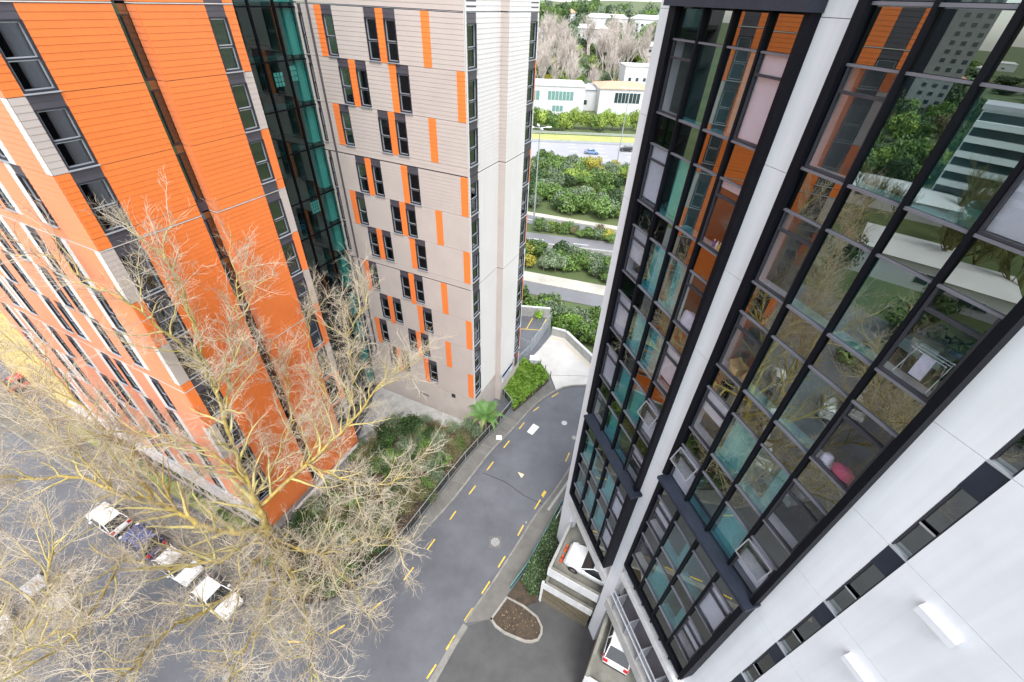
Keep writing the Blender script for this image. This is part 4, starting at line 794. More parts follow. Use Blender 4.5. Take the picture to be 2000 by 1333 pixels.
# ------------------------------------------------------------------ far buildings
def simple_block(name, label, P, rz, size, wall, roofm, wins, roof='flat', winm=G_WIN):
    t = thing(name, P, label, 'building', rz=rz); W, Dp, Hh = size
    mb = MB(); mb.box(-W/2, W/2, -Dp/2, Dp/2, -2, Hh); mb.build('wall', wall, t)
    mb = MB()
    if roof == 'flat': mb.box(-W/2-.3, W/2+.3, -Dp/2-.3, Dp/2+.3, Hh, Hh+.35)
    else:
        e = .5; r = roof; mb.add([(-W/2-e, -Dp/2-e, Hh), (W/2+e, -Dp/2-e, Hh), (W/2+e, Dp/2+e, Hh), (-W/2-e, Dp/2+e, Hh), (-W/2+Dp*.3, 0, Hh+r), (W/2-Dp*.3, 0, Hh+r)], [(0, 1, 5, 4), (1, 2, 5), (2, 3, 4, 5), (3, 0, 4), (3, 2, 1, 0)])
    mb.build('roof', roofm, t)
    for (x0, x1, z0, z1) in wins:
        mb = MB(); mb.box(x0, x1, -Dp/2-.06, -Dp/2+.0, z0, z1); f = mb.build('window', WPAINT, t)
        n_ = max(1, round((x1-x0)/1.6))
        for i in range(n_):
            a = x0+(x1-x0)*i/n_+.07; b = x0+(x1-x0)*(i+1)/n_-.07; mb = MB(); mb.box(a, b, -Dp/2-.09, -Dp/2-.065, z0+.08, z1-.08); mb.build('pane', winm, f)
    return t
GP = mat('far_glass_dark', (.03, .05, .055), .1, .2, spec=.8); GPL = mat('far_glass_green', (.16, .28, .26), .15, .2, spec=.8)
FW = mat('far_white_wall', (.54, .54, .54), .7, .06, .3); FR2 = mat('pale_metal_roof', (.60, .59, .58), .6, .08, .3); FRT = mat('terracotta_roof', (.55, .30, .20), .8, .12, .4); FRG = mat('grey_metal_roof', (.42, .42, .45), .6, .1, .3)
simple_block('office_building', 'long white two storey office building with green tinted windows', (13.2, 212, -3), .02, (24, 16, 10.5), FW, FR2, [(-11.5, -6.5, 5.2, 8.8), (-3.2, 7.5, 5.4, 8.8), (-1, 3.6, 1.2, 3.6), (-11.5, -9.5, 1.2, 2.8)], 'flat', GPL)
simple_block('office_building', 'white building with terracotta roof and one wide dark window', (43, 220, -3), .05, (22, 18, 9.5), FW, FRT, [(-4.5, 6.5, 4.2, 8.2)], 1.8, GP)
simple_block('office_building', 'pale grey roofed warehouse between the two white offices', (29, 226, -3), .04, (9, 18, 8), FW, FRG, [(-3, -1, 2, 4)], 1.2, GP)
simple_block('office_building', 'white building with a row of small windows behind the terracotta roof', (58, 246, -1), .05, (22, 12, 13), FW, FR2, [(-9, -7.5, 7, 8.6), (-5.5, -4, 7, 8.6), (-2, -.5, 7, 8.6), (1.5, 3, 7, 8.6), (5, 6.5, 7, 8.6), (-7, 4, 1.5, 4)], 'flat', GP)
hs_ = [(12, 322, 14, 13, 9, 5, FRG, 'pale low house below the dark trees on the hill, leftmost'), (40, 330, 15, 20, 9, 5.5, FR2, 'long white house with pale roof on the hill slope'), (52, 352, 20, 26, 9, 6, FR2, 'white house row near the hill top with pale roof'), (78, 345, 17, 22, 10, 8, FR2, 'white two storey house on the hill beside the tower edge'), (96, 360, 20, 18, 10, 8, FRG, 'white house with grey roof on the hill, rightmost'), (74, 300, 8, 10, 8, 7, FR2, 'small white house lower on the slope beside the tower edge'), (26, 372, 22, 14, 9, 5, FRT, 'house with reddish roof among the hill top trees')]
for x, y, z, W, Dp, Hh, rm, lab in hs_:
    simple_block('house', lab, (x, y, terr(x, y)+1), rnd.uniform(-.15, .15), (W, Dp, Hh), FW, rm, [(-W/2+1+i*3.2, -W/2+2.6+i*3.2, zz, zz+1.5) for i in range(int((W-2)/3.2)) for zz in ((1.2, 4.2) if Hh > 6 else (1.2,))], 2.0, GP)
# --- buildings on the left, seen in the tower's glass
def tower(name, label, P, rz, W, Dp, Hh, wall, bandm, nx_, ny_, balc=False):
    t = thing(name, P, label, 'building', rz=rz); mb = MB(); mb.box(-W/2, W/2, -Dp/2, Dp/2, -6, Hh); mb.build('wall', wall, t)
    mb = MB(); mb.box(-W/2-.4, W/2+.4, -Dp/2-.4, Dp/2+.4, Hh, Hh+1); mb.build('roof', FRG, t)
    sh = Hh/ny_
    if bandm is not None: mb = MB(); mb.box(-W*.10, W*.06, -Dp/2-.25, -Dp/2, 0, Hh); mb.build('stair_shaft', bandm, t)
    wm = MB(); wm.box(-.9, .9, -.12, 0, 0, sh*.45); wmesh = wm.mesh('window', GP)
    for j in range(ny_):
        for i in range(nx_):
            x = -W/2+W*(i+.5)/nx_
            if bandm is not None and -W*.14 < x < W*.1: continue
            if balc and i >= 2: continue
            o = bpy.data.objects.new('window', wmesh); link(o, t); o.location = (x, -Dp/2-.01, j*sh+sh*.35)
        if balc:
            mb = MB(); mb.box(-W*.1, W/2, -Dp/2-2, -Dp/2, j*sh-.2, j*sh+1.0); mb.build('balcony', wall, t); mb = MB(); mb.box(-W*.1+.3, W/2-.3, -Dp/2-.2, -Dp/2-.01, j*sh+1.0, j*sh+sh*.85); mb.build('balcony_glazing', GP, t)
    return t
FGREY = mat('grey_tower_wall', (.24, .25, .25), .8, .08, .2); FPALE = mat('pale_tower_wall', (.62, .66, .66), .7, .05, .2)
tower('tower_block', 'tall grey tower block reflected in the upper right glass', (-297, 97, -2), R(72), 38, 22, 76, FGREY, SLATE, 9, 22)
tower('tower_block', 'white balconied apartment tower reflected in the right edge glass', (-140, 13, -1), R(80), 44, 14, 25, FPALE, None, 10, 8, True)
tower('tower_block', 'low brown office block reflected beyond the white tower', (-420, 40, 4), R(80), 60, 24, 24, mat('brown_block', (.25, .15, .1), .8), SLATE, 12, 7)
simple_block('low_hall', 'white roofed hall reflected below the grey tower', (-118, 47, 0), R(72), (44, 16, 6), FW, FW, [(-20+i*4, -18+i*4, 2, 4) for i in range(10)], 1.0, GP)
simple_block('low_hall', 'curved white roofed shed reflected among the branches', (-82, 18, 0), R(75), (22, 12, 4.5), FW, FW, [(-8, -4, 1, 3), (-2, 2, 1, 3)], .8, GP)

# ------------------------------------------------------------------ foliage prototypes
def rvec(rr):
    while True:
        v = Vector((rr.uniform(-1, 1), rr.uniform(-1, 1), rr.uniform(-1, 1)))
        if .05 < v.length < 1: return v.normalized()
def bush_mesh(name, seed, m, n=900, leaf=.22, lobes=9, flat=.85, tall=1.0, narrow=.55):
    """unit bush: radius about 1, sits on z=0, height about 1.5*tall"""
    rr = random.Random(seed); mb = MB(); L = []
    for i in range(lobes):
        a = rr.random()*6.28; r = rr.uniform(0, .62); z = rr.uniform(.35, 1.0)*tall; L.append((Vector((math.cos(a)*r, math.sin(a)*r, z)), rr.uniform(.32, .52)))
    vs, fs = [], []
    for i in range(n):
        c, r = L[rr.randrange(lobes)]; d = rvec(rr); d.z = d.z*.8+.15; p = c+Vector((d.x, d.y, d.z*flat))*r*rr.uniform(.55, 1.08)
        if p.z < .02: p.z = rr.uniform(.02, .3)
        nrm = (d+rvec(rr)*.8).normalized(); t = nrm.cross(rvec(rr))
        if t.length < .05: continue
        t.normalize(); b = nrm.cross(t); s = leaf*rr.uniform(.6, 1.3); k = len(vs)
        vs += [tuple(p-t*s*.5), tuple(p+b*s*narrow*.5), tuple(p+t*s*.5), tuple(p-b*s*narrow*.5)]; fs.append((k, k+1, k+2, k+3))
    me = bpy.data.meshes.new(name); me.from_pydata(vs, [], fs); me.materials.append(m); me.update(); return me
BM = {k: [bush_mesh('bush_'+k, 11*i+len(k), m, n, lf) for i in range(3)] for k, m, n, lf in (('dark', LF_DARK, 1500, .17), ('mid', LF_MID, 1500, .17), ('grey', LF_GREY, 1500, .15), ('lime', LF_LIME, 1500, .16), ('yel', LF_YEL, 1300, .15), ('bright', LF_BRIGHT, 1500, .16), ('brown', LF_BROWN, 1200, .13))}
STEM = MB(); STEM.tube([(0, 0, -.1), (.03, .02, .35), (.0, .05, .8)], [.06, .05, .02], 6); STEM.tube([(0, 0, .2), (.3, .1, .7)], [.04, .015], 5); STEM.tube([(0, 0, .25), (-.25, -.2, .75)], [.04, .015], 5); STEMM = STEM.mesh('stem', BARK)
def bush(P, s, k, label, group, name='bush', cat='bush', sz=1.0, rr=rnd):
    adj = dict(dark='dark green ', mid='mid green ', grey='grey green ', lime='lime green ', yel='yellow green ', bright='bright green ', brown='dry brown ', gdark='dark green ', gmid='mid green ', gbrown='dry brown ', ggrey='grey green ')[k]
    label = label if not group else adj+label.replace('leafy ', '').replace('dark ', '').replace('lime green ', '').replace('small green ', 'small ').replace('green shrub', 'shrub')
    t = thing(name, P, label, cat, group and group+', '+adj.strip(), rz=rr.random()*6.28); t.scale = (s, s, s*sz)
    link(bpy.data.objects.new('crown', rr.choice(BM[k])), t); link(bpy.data.objects.new('stem', STEMM), t); return t
def pick(rr, ws): return rr.choices([a for a, _ in ws], [b for _, b in ws])[0]
vr = random.Random(31)
# bushes beyond the parapet
for i in range(34):
    f = i/33; x = 1.0+f*15; y = 55.2-f*7.5+vr.uniform(-2.4, 2.2)
    bush((x, y, -3.1), vr.uniform(1.7, 2.5), pick(vr, (('mid', 4), ('dark', 1), ('grey', 3), ('bright', 3))), 'leafy bush just beyond the driveway parapet', 'bushes beyond the parapet', sz=vr.uniform(1.2, 1.7), rr=vr)
for i in range(36):
    f = i/35; x = 1+f*18; y = 73.4-f*4.5+vr.uniform(-3.4, 3.4)
    bush((x, y, -3.1), vr.uniform(1.6, 2.3), pick(vr, (('dark', 2.5), ('mid', 4), ('grey', 2.5), ('yel', .5))), 'dense bush between the two nearest slip roads', 'bushes between the slip roads', sz=vr.uniform(.9, 1.4), rr=vr)
for i in range(30):
    f = i/29; x = 4+f*22; y = 87.2-f*6.5+vr.uniform(-1.2, 1.2)
    bush((x, y, -3.1), vr.uniform(1.1, 1.9), pick(vr, (('mid', 3), ('grey', 3), ('lime', 2), ('brown', 1.5), ('yel', .4))), 'low bush on the strip between the middle slip roads', 'bushes on the middle strip', sz=vr.uniform(.8, 1.2), rr=vr)
for i in range(130):
    x = vr.uniform(0, 34); d = vr.random(); y = 100-x*.31+d*(31+x*.33)
    bush((x, y, -3.1), vr.uniform(2.2, 3.6), pick(vr, (('mid', 5), ('grey', 4), ('dark', 2), ('lime', 2.2), ('yel', .25))), 'bush in the thick belt beside the motorway', 'bushes in the motorway belt', sz=vr.uniform(.8, 1.25), rr=vr)
for i in range(22):
    x = 2+i*2.5+vr.uniform(-.6, .6); bush((x, 176+vr.uniform(-1, 3)+x*.08, -3.2), vr.uniform(2.8, 3.8), pick(vr, (('lime', 5), ('mid', 2))), 'lime green shrub in the hedge behind the crash barrier', 'hedge behind the motorway', sz=1.5, rr=vr)
for i in range(130):
    x = vr.uniform(0, 80); y = vr.uniform(232, 318)
    bush((x, y, terr(x, y)-.3), vr.uniform(3, 5.2), pick(vr, (('mid', 4), ('dark', 2), ('grey', 3), ('lime', 2), ('yel', .5))), 'leafy bush on the far hillside', 'bushes on the hillside', sz=vr.uniform(.8, 1.2), rr=vr)
bush((62, 262, terr(62, 262)), 4.5, 'yel', 'orange yellow flowering shrub on the far hillside', None, rr=vr).children[0].data = bush_mesh('bush_orange', 5, LF_ORANGE, 900, .2)
for i in range(110):
    x = vr.uniform(-5, 120); y = vr.uniform(325, 440)
    bush((x, y, terr(x, y)-.5), vr.uniform(4.5, 8), pick(vr, (('dark', 3), ('grey', 4), ('mid', 3))), 'dark rounded tree on the hill top', 'trees on the hill top', 'hill_tree', 'tree', vr.uniform(.9, 1.5), vr)
# vegetation on the left, seen in the tower's glass
for i in range(300):
    x = -44-(vr.random()**1.4)*340; y = -x*vr.uniform(-.16, .46)
    if (-135 < x < -74 and 5 < y < 62) or (-170 < x < -60 and -12 < y < 40): continue
    if x > -66 and y > 14: continue
    bush((x, y, terr(x, y)), vr.uniform(2.5, 4.5)*(1-x/260), pick(vr, (('dark', 3), ('mid', 4), ('lime', 1), ('brown', 1))), 'leafy tree on the slope left of the street, reflected in glass', 'trees left of the street', 'street_tree', 'tree', vr.uniform(.9, 1.5), vr)

for i in range(70):
    x = -vr.uniform(360, 1200); y = -x*vr.uniform(-.15, .45)
    bush((x, y, terr(x, y)-1), vr.uniform(12, 26), pick(vr, (('dark', 3), ('mid', 3), ('grey', 3))), 'distant tree beyond the grey tower block, reflected in glass', 'distant trees seen in the glass', 'street_tree', 'tree', vr.uniform(.35, .6), vr)
for i in range(12):
    x = -vr.uniform(380, 900); y = -x*vr.uniform(-.1, .4); simple_block('house', 'distant pale house seen only as a reflection', (x, y, terr(x, y)), R(75), (vr.uniform(18, 40), 14, vr.uniform(7, 16)), FW, vr.choice((FR2, FRG, FRT)), [(-6, -3, 2, 4), (2, 5, 2, 4)], 2, GP)['group'] = 'distant houses seen in the glass'
for i in range(60):
    x = -vr.uniform(46, 150); y = -x*vr.uniform(-.15, .42)
    if (-150 < x < -70 and 2 < y < 60): continue
    if x > -66 and y > 14: continue
    bush((x, y, terr(x, y)), vr.uniform(2.2, 4), pick(vr, (('dark', 3), ('mid', 4), ('lime', 1), ('brown', 2))), 'leafy tree on the slope left of the street, reflected in glass', 'trees left of the street', 'street_tree', 'tree', vr.uniform(.9, 1.5), vr)
# bare pale trees on the hillside
def bare_mesh(seed, hgt, m):
    rr = random.Random(seed); mb = MB()
    def br(p, d, l, r, lev):
        n_ = 3; pts = [p]; dd = d.copy()
        for i in range(n_): dd = (dd+rvec(rr)*.16+Vector((0, 0, .08))).normalized(); pts.append(pts[-1]+dd*l/n_)
        mb.tube(pts, [r, r*.8, r*.6, r*.4], 4 if lev < 2 else 3, False)
        if lev < 4:
            for k in range((6, 6, 5, 4)[lev]):
                f = rr.uniform(.3, 1); i = min(n_-1, int(f*n_)); q = pts[i].lerp(pts[i+1], f*n_-i); nd = (dd*.9+rvec(rr)*.65+Vector((0, 0, .25))).normalized(); br(q, nd, l*rr.uniform(.5, .72), r*.5, lev+1)
    br(Vector((0, 0, -.3)), Vector((0, 0, 1)), hgt*.42, hgt*.02, 0); return mb.mesh('bare_crown', m)
BT = [bare_mesh(s, 14, PALE_TWIG) for s in (1, 2, 3)]
for i in range(46):
    x = 8+vr.uniform(0, 70); y = vr.uniform(236, 318); t = thing('bare_tree', (x, y, terr(x, y)), 'pale leafless tree on the far hillside', 'tree', 'bare trees on the hillside', rz=vr.random()*6); t.scale = (1.7, 1.7, 1.5) if vr.random() < .5 else (2.1, 2.1, 1.8)
    link(bpy.data.objects.new('crown', vr.choice(BT)), t)

BTL = [bare_mesh(s, 15, mat('olive_twigs', (.085, .085, .03), .9, .3, .5, col2=(.19, .18, .06))) for s in (7, 8)]
for i in range(14):
    x = -vr.uniform(48, 125); y = vr.uniform(-12, 20)-x*.16; t = thing('bare_tree', (x, y, terr(x, y)), 'olive leafless tree left of the street, reflected in glass', 'tree', 'bare trees left of the street', rz=vr.random()*6); t.scale = (1.2,)*3 if vr.random() < .5 else (1.5,)*3
    link(bpy.data.objects.new('crown', vr.choice(BTL)), t)
# ------------------------------------------------------------------ near planting
GARD = [(.0, 32.6), (-1.0, 30.5), (-4.1, 25.5), (-5.35, 23.2), (-7.25, 19.5), (-8.75, 16.6), (-10.9, 14.0), (-12.7, 12.85), (-14.6, 12.5), (-16.3, 13.2), (-18.2, 15.3), (-18.0, 16.9), (-16.9, 19.0), (-14.0, 26.2), (-11.0, 30.6), (-4.8, 29.2), (-3.4, 29.8)]
mb = MB(); mb.prism(GARD, 0, .16); tag(mb.build('garden_bed', SOIL), kind='structure')
mb = MB(); mb.prism([(-14.0, 26.3), (-11.0, 30.7), (-4.8, 29.3), (-3.5, 30.0), (-15.0, 35.1), (-14.9, 27.4)], 0, .10); tag(mb.build('concrete_path', CONC), kind='structure')
wall_run('garden_wall', [(-17.35, 19.0), (-15.6, 23.0), (-14.15, 26.3)], .22, 0, .95, CONC, 'low pale garden wall at the foot of the orange wing', 'wall', WHITE2)
wall_run('garden_wall', [(-14.6, 27.2), (-11.1, 31.0)], .2, 0, .6, CONC, 'low grey wall beside the path at the beige wing', 'wall')
def inpoly(x, y, P):
    c = False; j = len(P)-1
    for i in range(len(P)):
        if (P[i][1] > y) != (P[j][1] > y) and x < (P[j][0]-P[i][0])*(y-P[i][1])/(P[j][1]-P[i][1])+P[i][0]: c = not c
        j = i
    return c
BM['gdark'] = [bush_mesh('garden_dark', 50+i, LF_DARK, 1700, .13, 10) for i in range(2)]; BM['gmid'] = [bush_mesh('garden_mid', 60+i, LF_MID, 1700, .13, 10) for i in range(2)]; BM['gbrown'] = [bush_mesh('garden_brown', 70+i, LF_BROWN, 1500, .16, 10, narrow=.12) for i in range(2)]; BM['ggrey'] = [bush_mesh('garden_grey', 80+i, LF_GREY, 1700, .16, 10, narrow=.2) for i in range(2)]
gr = random.Random(5); cnt = 0
while cnt < 210:
    x, y = gr.uniform(-18, 0), gr.uniform(13, 32)
    if not inpoly(x, y, GARD) or not inpoly(x+.5, y, GARD) or not inpoly(x, y-.5, GARD): continue
    if (Vector((x, y))-Vector((-2.3, 29.3))).length < 1.2 or (Vector((x, y))-Vector((-16.5, 15))).length < .9: continue
    low = y < 17; k = pick(gr, (('gbrown', 6), ('gdark', 2), ('ggrey', 2.6), ('gmid', 1.4))) if not low else pick(gr, (('gmid', 5), ('gdark', 2), ('gbrown', 2)))
    bush((x, y, .12), gr.uniform(.55, .95) if low else gr.uniform(.8, 1.35), k, 'scrubby garden shrub between the pipe fence and the orange wing', 'shrubs in the fenced garden', 'garden_shrub', 'shrub', gr.uniform(.6, 1.1) if low else gr.uniform(.8, 1.3), gr); cnt += 1
# litter and twigs on the soil
mb = MB()
for i in range(5000):
    x, y = gr.uniform(-18, 0), gr.uniform(12.6, 32)
    if not inpoly(x, y, GARD): continue
    s = gr.uniform(.04, .14); a = gr.random()*6.28; z = .165+gr.random()*.05; c, d = math.cos(a)*s, math.sin(a)*s
    mb.add([(x-c, y-d, z), (x+d*.25, y-c*.25, z+.01), (x+c, y+d, z+.02), (x-d*.25, y+c*.25, z)], [(0, 1, 2, 3)])
tag(mb.build('leaf_litter', mat('leaf_litter', (.22, .12, .05), .9, .3, 2, col2=(.38, .26, .14))), 'brown fallen leaves over the garden soil', 'leaves', kind='stuff')
# tree fern with fronds
def frond_mesh(name, L, m, droop=.9, seed=0):
    rr = random.Random(seed); mb = MB(); n_ = 26; pts = []
    for i in range(n_+1):
        f = i/n_; pts.append(Vector((L*(f*.98), 0, L*(.42*math.sin(f*2.0)-droop*.42*f*f*f))))
    mb.tube(pts, [.02*(1-i/n_)+.004 for i in range(n_+1)], 4)
    for i in range(2, n_):
        f = i/n_; l = L*.27*math.sin(min(1, f*1.35+.12)*math.pi*.93)**.8*(1 if f < .75 else (1-f)/.25*.9+.1); p = pts[i]; tdir = (pts[i+1]-pts[i-1]).normalized()
        for s in (-1, 1):
            tip = p+tdir*l*.35+Vector((0, s*l, -.18*l)); wdt = tdir*L*.017; mid = p.lerp(tip, .5)+Vector((0, 0, .03*l))
            mb.add([p-wdt*.6, mid-wdt, tip, mid+wdt, p+wdt*.6], [(0, 1, 3, 4), (1, 2, 3)])
    return mb.mesh(name, m)
FM = frond_mesh('frond', 1.9, FERN); FMK = frond_mesh('frond', 1.9, LF_MID, 1.4); FMD = frond_mesh('dry_frond', 1.6, FERN_DRY, 2.2)
def tree_fern(P, hgt, s, label, nf=11, dry=3, dark=False, group=None):
    t = thing('tree_fern', P, label, 'fern', group); mb = MB(); mb.tube([(0, 0, -.1), (.04, 0, hgt*.5), (0, .03, hgt)], [.15, .11, .13], 9); mb.build('trunk', BARK, t)
    for k in range(nf+dry):
        o = bpy.data.objects.new('frond', FM if k < nf else FMD); link(o, t); o.data = o.data if not dark else (FMK if k < nf else FMD); o.location = (0, 0, hgt); o.rotation_euler = (gr.uniform(-.1, .1), gr.uniform(-.18, .12) if k < nf else .45, 6.283*(k/nf if k < nf else gr.random())+gr.uniform(-.2, .2)); q = s*gr.uniform(.85, 1.1); o.scale = (q, q, q)
    return t
tree_fern((-2.32, 29.25, .1), 2.4, 1.18, 'tall bright green tree fern beside the fence at the beige corner')
for k, (x, y, lab) in enumerate(((-6.0, 24.9, 'low fern in the garden close to the pipe fence'), (-10.9, 24.4, 'broad fern in the middle of the fenced garden'), (-12.6, 20.1, 'fern in the garden near the orange wing'), (-8.3, 27.9, 'fern in the garden beside the concrete path'))): tree_fern((x, y, .1), .8, .6, lab, 9, 4, True)
# clipped bright hedge, right hedge
HEDGE = [(-.9, 36.5), (1.6, 40.0), (3.4, 39.9), (4.5, 37.2), (2.8, 35.0), (.55, 32.2), (-1.2, 35.6)]
mb = MB(); mb.prism(HEDGE, 0, .15); tag(mb.build('garden_bed', SOIL), kind='structure')
hd = thing('clipped_hedge', (1.6, 37, .1), 'bright green glossy hedge between the pale end wall and the road', 'hedge'); vs_, fs_ = [], []
def leaves_in(P, n_, z0, z1, leaf, rr, off):
    vs, fs = [], []
    xs_ = [p[0] for p in P]; ys_ = [p[1] for p in P]
    while len(fs) < n_:
        x, y = rr.uniform(min(xs_), max(xs_)), rr.uniform(min(ys_), max(ys_))
        if not inpoly(x, y, P): continue
        top = z1*(.75+.3*math.sin(x*2.1+y)*math.sin(y*1.7)); z = z0+(top-z0)*rr.random()**.35; nrm = (rvec(rr)+Vector((0, 0, .7))).normalized(); t = nrm.cross(rvec(rr)).normalized(); b = nrm.cross(t); s = leaf*rr.uniform(.6, 1.3); p = Vector((x, y, z))-off; k = len(vs)
        vs += [tuple(p-t*s*.5), tuple(p+b*s*.24), tuple(p+t*s*.5), tuple(p-b*s*.24)]; fs.append((k, k+1, k+2, k+3))
    return vs, fs
def leafmass(P, n_, z0, z1, leaf, m, t, seed):
    vs, fs = leaves_in(P, n_, z0, z1, leaf, random.Random(seed), Vector(t.location)); me = bpy.data.meshes.new('foliage'); me.from_pydata(vs, [], fs); me.materials.append(m); me.update(); return tag(link(bpy.data.objects.new('foliage', me), t), kind='stuff')
leafmass(HEDGE, 8000, .1, 1.2, .30, LF_BRIGHT, hd, 3)
mb = MB(hd.location)
for i in range(30): x, y = gr.uniform(0, 3.5), gr.uniform(34.5, 39); mb.tube([(x, y, 0), (x+.1, y, .7)], [.03, .01], 4)
mb.build('stems', BARK, hd)
RH = [(4.7, 20.6), (3.6, 18.5), (1.95, 15.4), (1.5, 14.4), (2.2, 13.5), (3.0, 13.7), (4.6, 16.9), (5.0, 18.9)]
mb = MB(); mb.prism([(5.0, 21.4), (1.85, 15.6), (.5, 13.6), (1.72, 13.0), (3.05, 13.5), (4.9, 17.1), (5.6, 20)], 0, .1); tag(mb.build('garden_bed', SOIL), kind='structure')
rh = thing('dark_hedge', (3, 16, .1), 'dark green flowering hedge against the parking structure', 'hedge'); leafmass(RH, 9000, .1, 1.7, .16, LF_DARK, rh, 4); leafmass(RH, 1500, .9, 1.75, .15, LF_GREY, rh, 6)
mb = MB(rh.location)
for i in range(24): f = gr.random(); x, y = 2.2+f*2.2, 14.2+f*4.2; mb.tube([(x, y, 0), (x+.1, y, 1.0)], [.03, .01], 4)
mb.build('stems', BARK, rh)
# grass strip along the street under the canopy
GS = [(-19.5, 17.2), (-22, 17.5), (-33, 22.5), (-44, 27.3), (-44, 28.4), (-30, 22.1), (-21, 18.3)]
mb = MB(); mb.prism(GS, 0, .14); tag(mb.build('grass_strip', GRASS), kind='structure')
for i in range(16): f = gr.random(); bush((-20-f*20, 17.2+f*9.3, .1), gr.uniform(.35, .6), pick(gr, (('gmid', 4), ('gdark', 2))), 'small green shrub along the foot of the peach wall', 'shrubs under the white canopy', 'garden_shrub', 'shrub', .7, gr)
for i in range(10): bush((-54+gr.uniform(-4, 6), 36+gr.uniform(-3, 2), 0), gr.uniform(.8, 1.3), 'gmid', 'green shrub beside the red car and yellow building', 'shrubs at the yellow building', 'garden_shrub', 'shrub', .9, gr)

# ------------------------------------------------------------------ the bare plane trees
def inside_building(p):
    q = Vector((p.x, p.y)); return n114.dot(q-OQ) < .12 and n156.dot(q-Vector((pc.x, pc.y))) < .12
def plane_tree(label, base, limbs, seed, dens=1.0):
    rr = random.Random(seed); t = thing('plane_tree', base, label, 'tree', None)
    T0, T1, T2, T3 = MB(base), MB(base), MB(base), MB(base); SD = MB(base); nseed = [0]
    def curve(p, d, l, n_, wig, upb):
        pts = [p]; dd = d.copy()
        for i in range(n_): dd = (dd+rvec(rr)*wig+Vector((0, 0, upb))).normalized(); pts.append(pts[-1]+dd*(l/n_))
        return pts
    def along(pts, f):
        k = f*(len(pts)-1); i = min(len(pts)-2, int(k)); return pts[i].lerp(pts[i+1], k-i), (pts[i+1]-pts[i]).normalized()
    def plen(pts): return sum((b-a).length for a, b in zip(pts, pts[1:]))
    def child_dir(d, spread, upb):
        r = rvec(rr); s = (r-d*r.dot(d)).normalized(); return (d*math.cos(spread)+s*math.sin(spread)+Vector((0, 0, upb))).normalized()
    def twigs(pts, r, n_):
        for k in range(n_):
            p, d = along(pts, rr.uniform(.08, 1)); l = rr.uniform(.35, .95); nd = child_dir(d, rr.uniform(.5, 1.1), .22); q = curve(p, nd, l, 3, .46, .08)
            if inside_building(q[-1]): continue
            T3.tube(q, [.0075, .0065, .005, .0035], 3, False)
            for j in range(2):
                if rr.random() < .75:
                    p2, d2 = along(q, rr.uniform(.25, .9)); q2 = curve(p2, child_dir(d2, .7, .15), rr.uniform(.2, .45), 2, .25, .05); T3.tube(q2, [.006, .005, .0035], 3, False)
            if rr.random() < .1: p3 = q[-1]; SD.add([p3+Vector(v)*.028 for v in ((1, 0, 0), (-1, 0, 0), (0, 1, 0), (0, -1, 0), (0, 0, 1), (0, 0, -1))], [(0, 2, 4), (2, 1, 4), (1, 3, 4), (3, 0, 4), (2, 0, 5), (1, 2, 5), (3, 1, 5), (0, 3, 5)])
    def tert(p, d, l):
        q = curve(p, d, l, 4, .26, .06)
        if inside_building(q[-1]) or inside_building(q[2]): return
        T2.tube(q, [.019, .016, .013, .010, .007], 4, False); twigs(q, .01, int(l*5.0*dens)+1)
    def sec(p, d, l, r):
        q = curve(p, d, l, 6, .24, .05)
        if inside_building(q[-1]) or inside_building(q[3]): return
        T1.tube(q, [r*(1-i*.12) for i in range(7)], 5, False)
        for k in range(int(l*2.4*dens)):
            p2, d2 = along(q, rr.uniform(.12, 1)); tert(p2, child_dir(d2, rr.uniform(.5, 1.0), .12), rr.uniform(.8, 2.1))
        twigs(q, .012, int(l*3*dens))
    for name, (r0, r1, L) in limbs.items():
        pts = smooth_line(L, 5); n_ = len(pts)
        jit = [p+rvec(rr)*min(.12, .03*i) for i, p in enumerate(pts)]; jit[0] = pts[0]
        T0.tube(jit, [.7*rr.uniform(.86, 1.16)*(r0+(r1-r0)*(i/(n_-1))**.7) for i in range(n_)], 9)
        if name == 'trunk': continue
        l = plen(jit); k = 0.06
        while k < 1:
            p, d = along(jit, k); f = k; sec(p, child_dir(d, rr.uniform(.55, 1.1), .16), (1-f*.45)*rr.uniform(2.0, 4.2), (r0+(r1-r0)*f)*.45+.012); k += .62/l/dens
        p, d = along(jit, .999); sec(p, d, 2.6, r1*.9); twigs(jit, .01, int(l*2))
    T0.build('trunk_and_limbs', BARK_Y, t, 4); tag(T1.build('branches', TWIG_Y, t, 4), kind='stuff'); tag(T2.build('branchlets', TWIG, t), kind='stuff'); tag(T3.build('twigs', TWIG, t), kind='stuff'); tag(SD.build('seed_balls', SEED, t), kind='stuff')
    return t
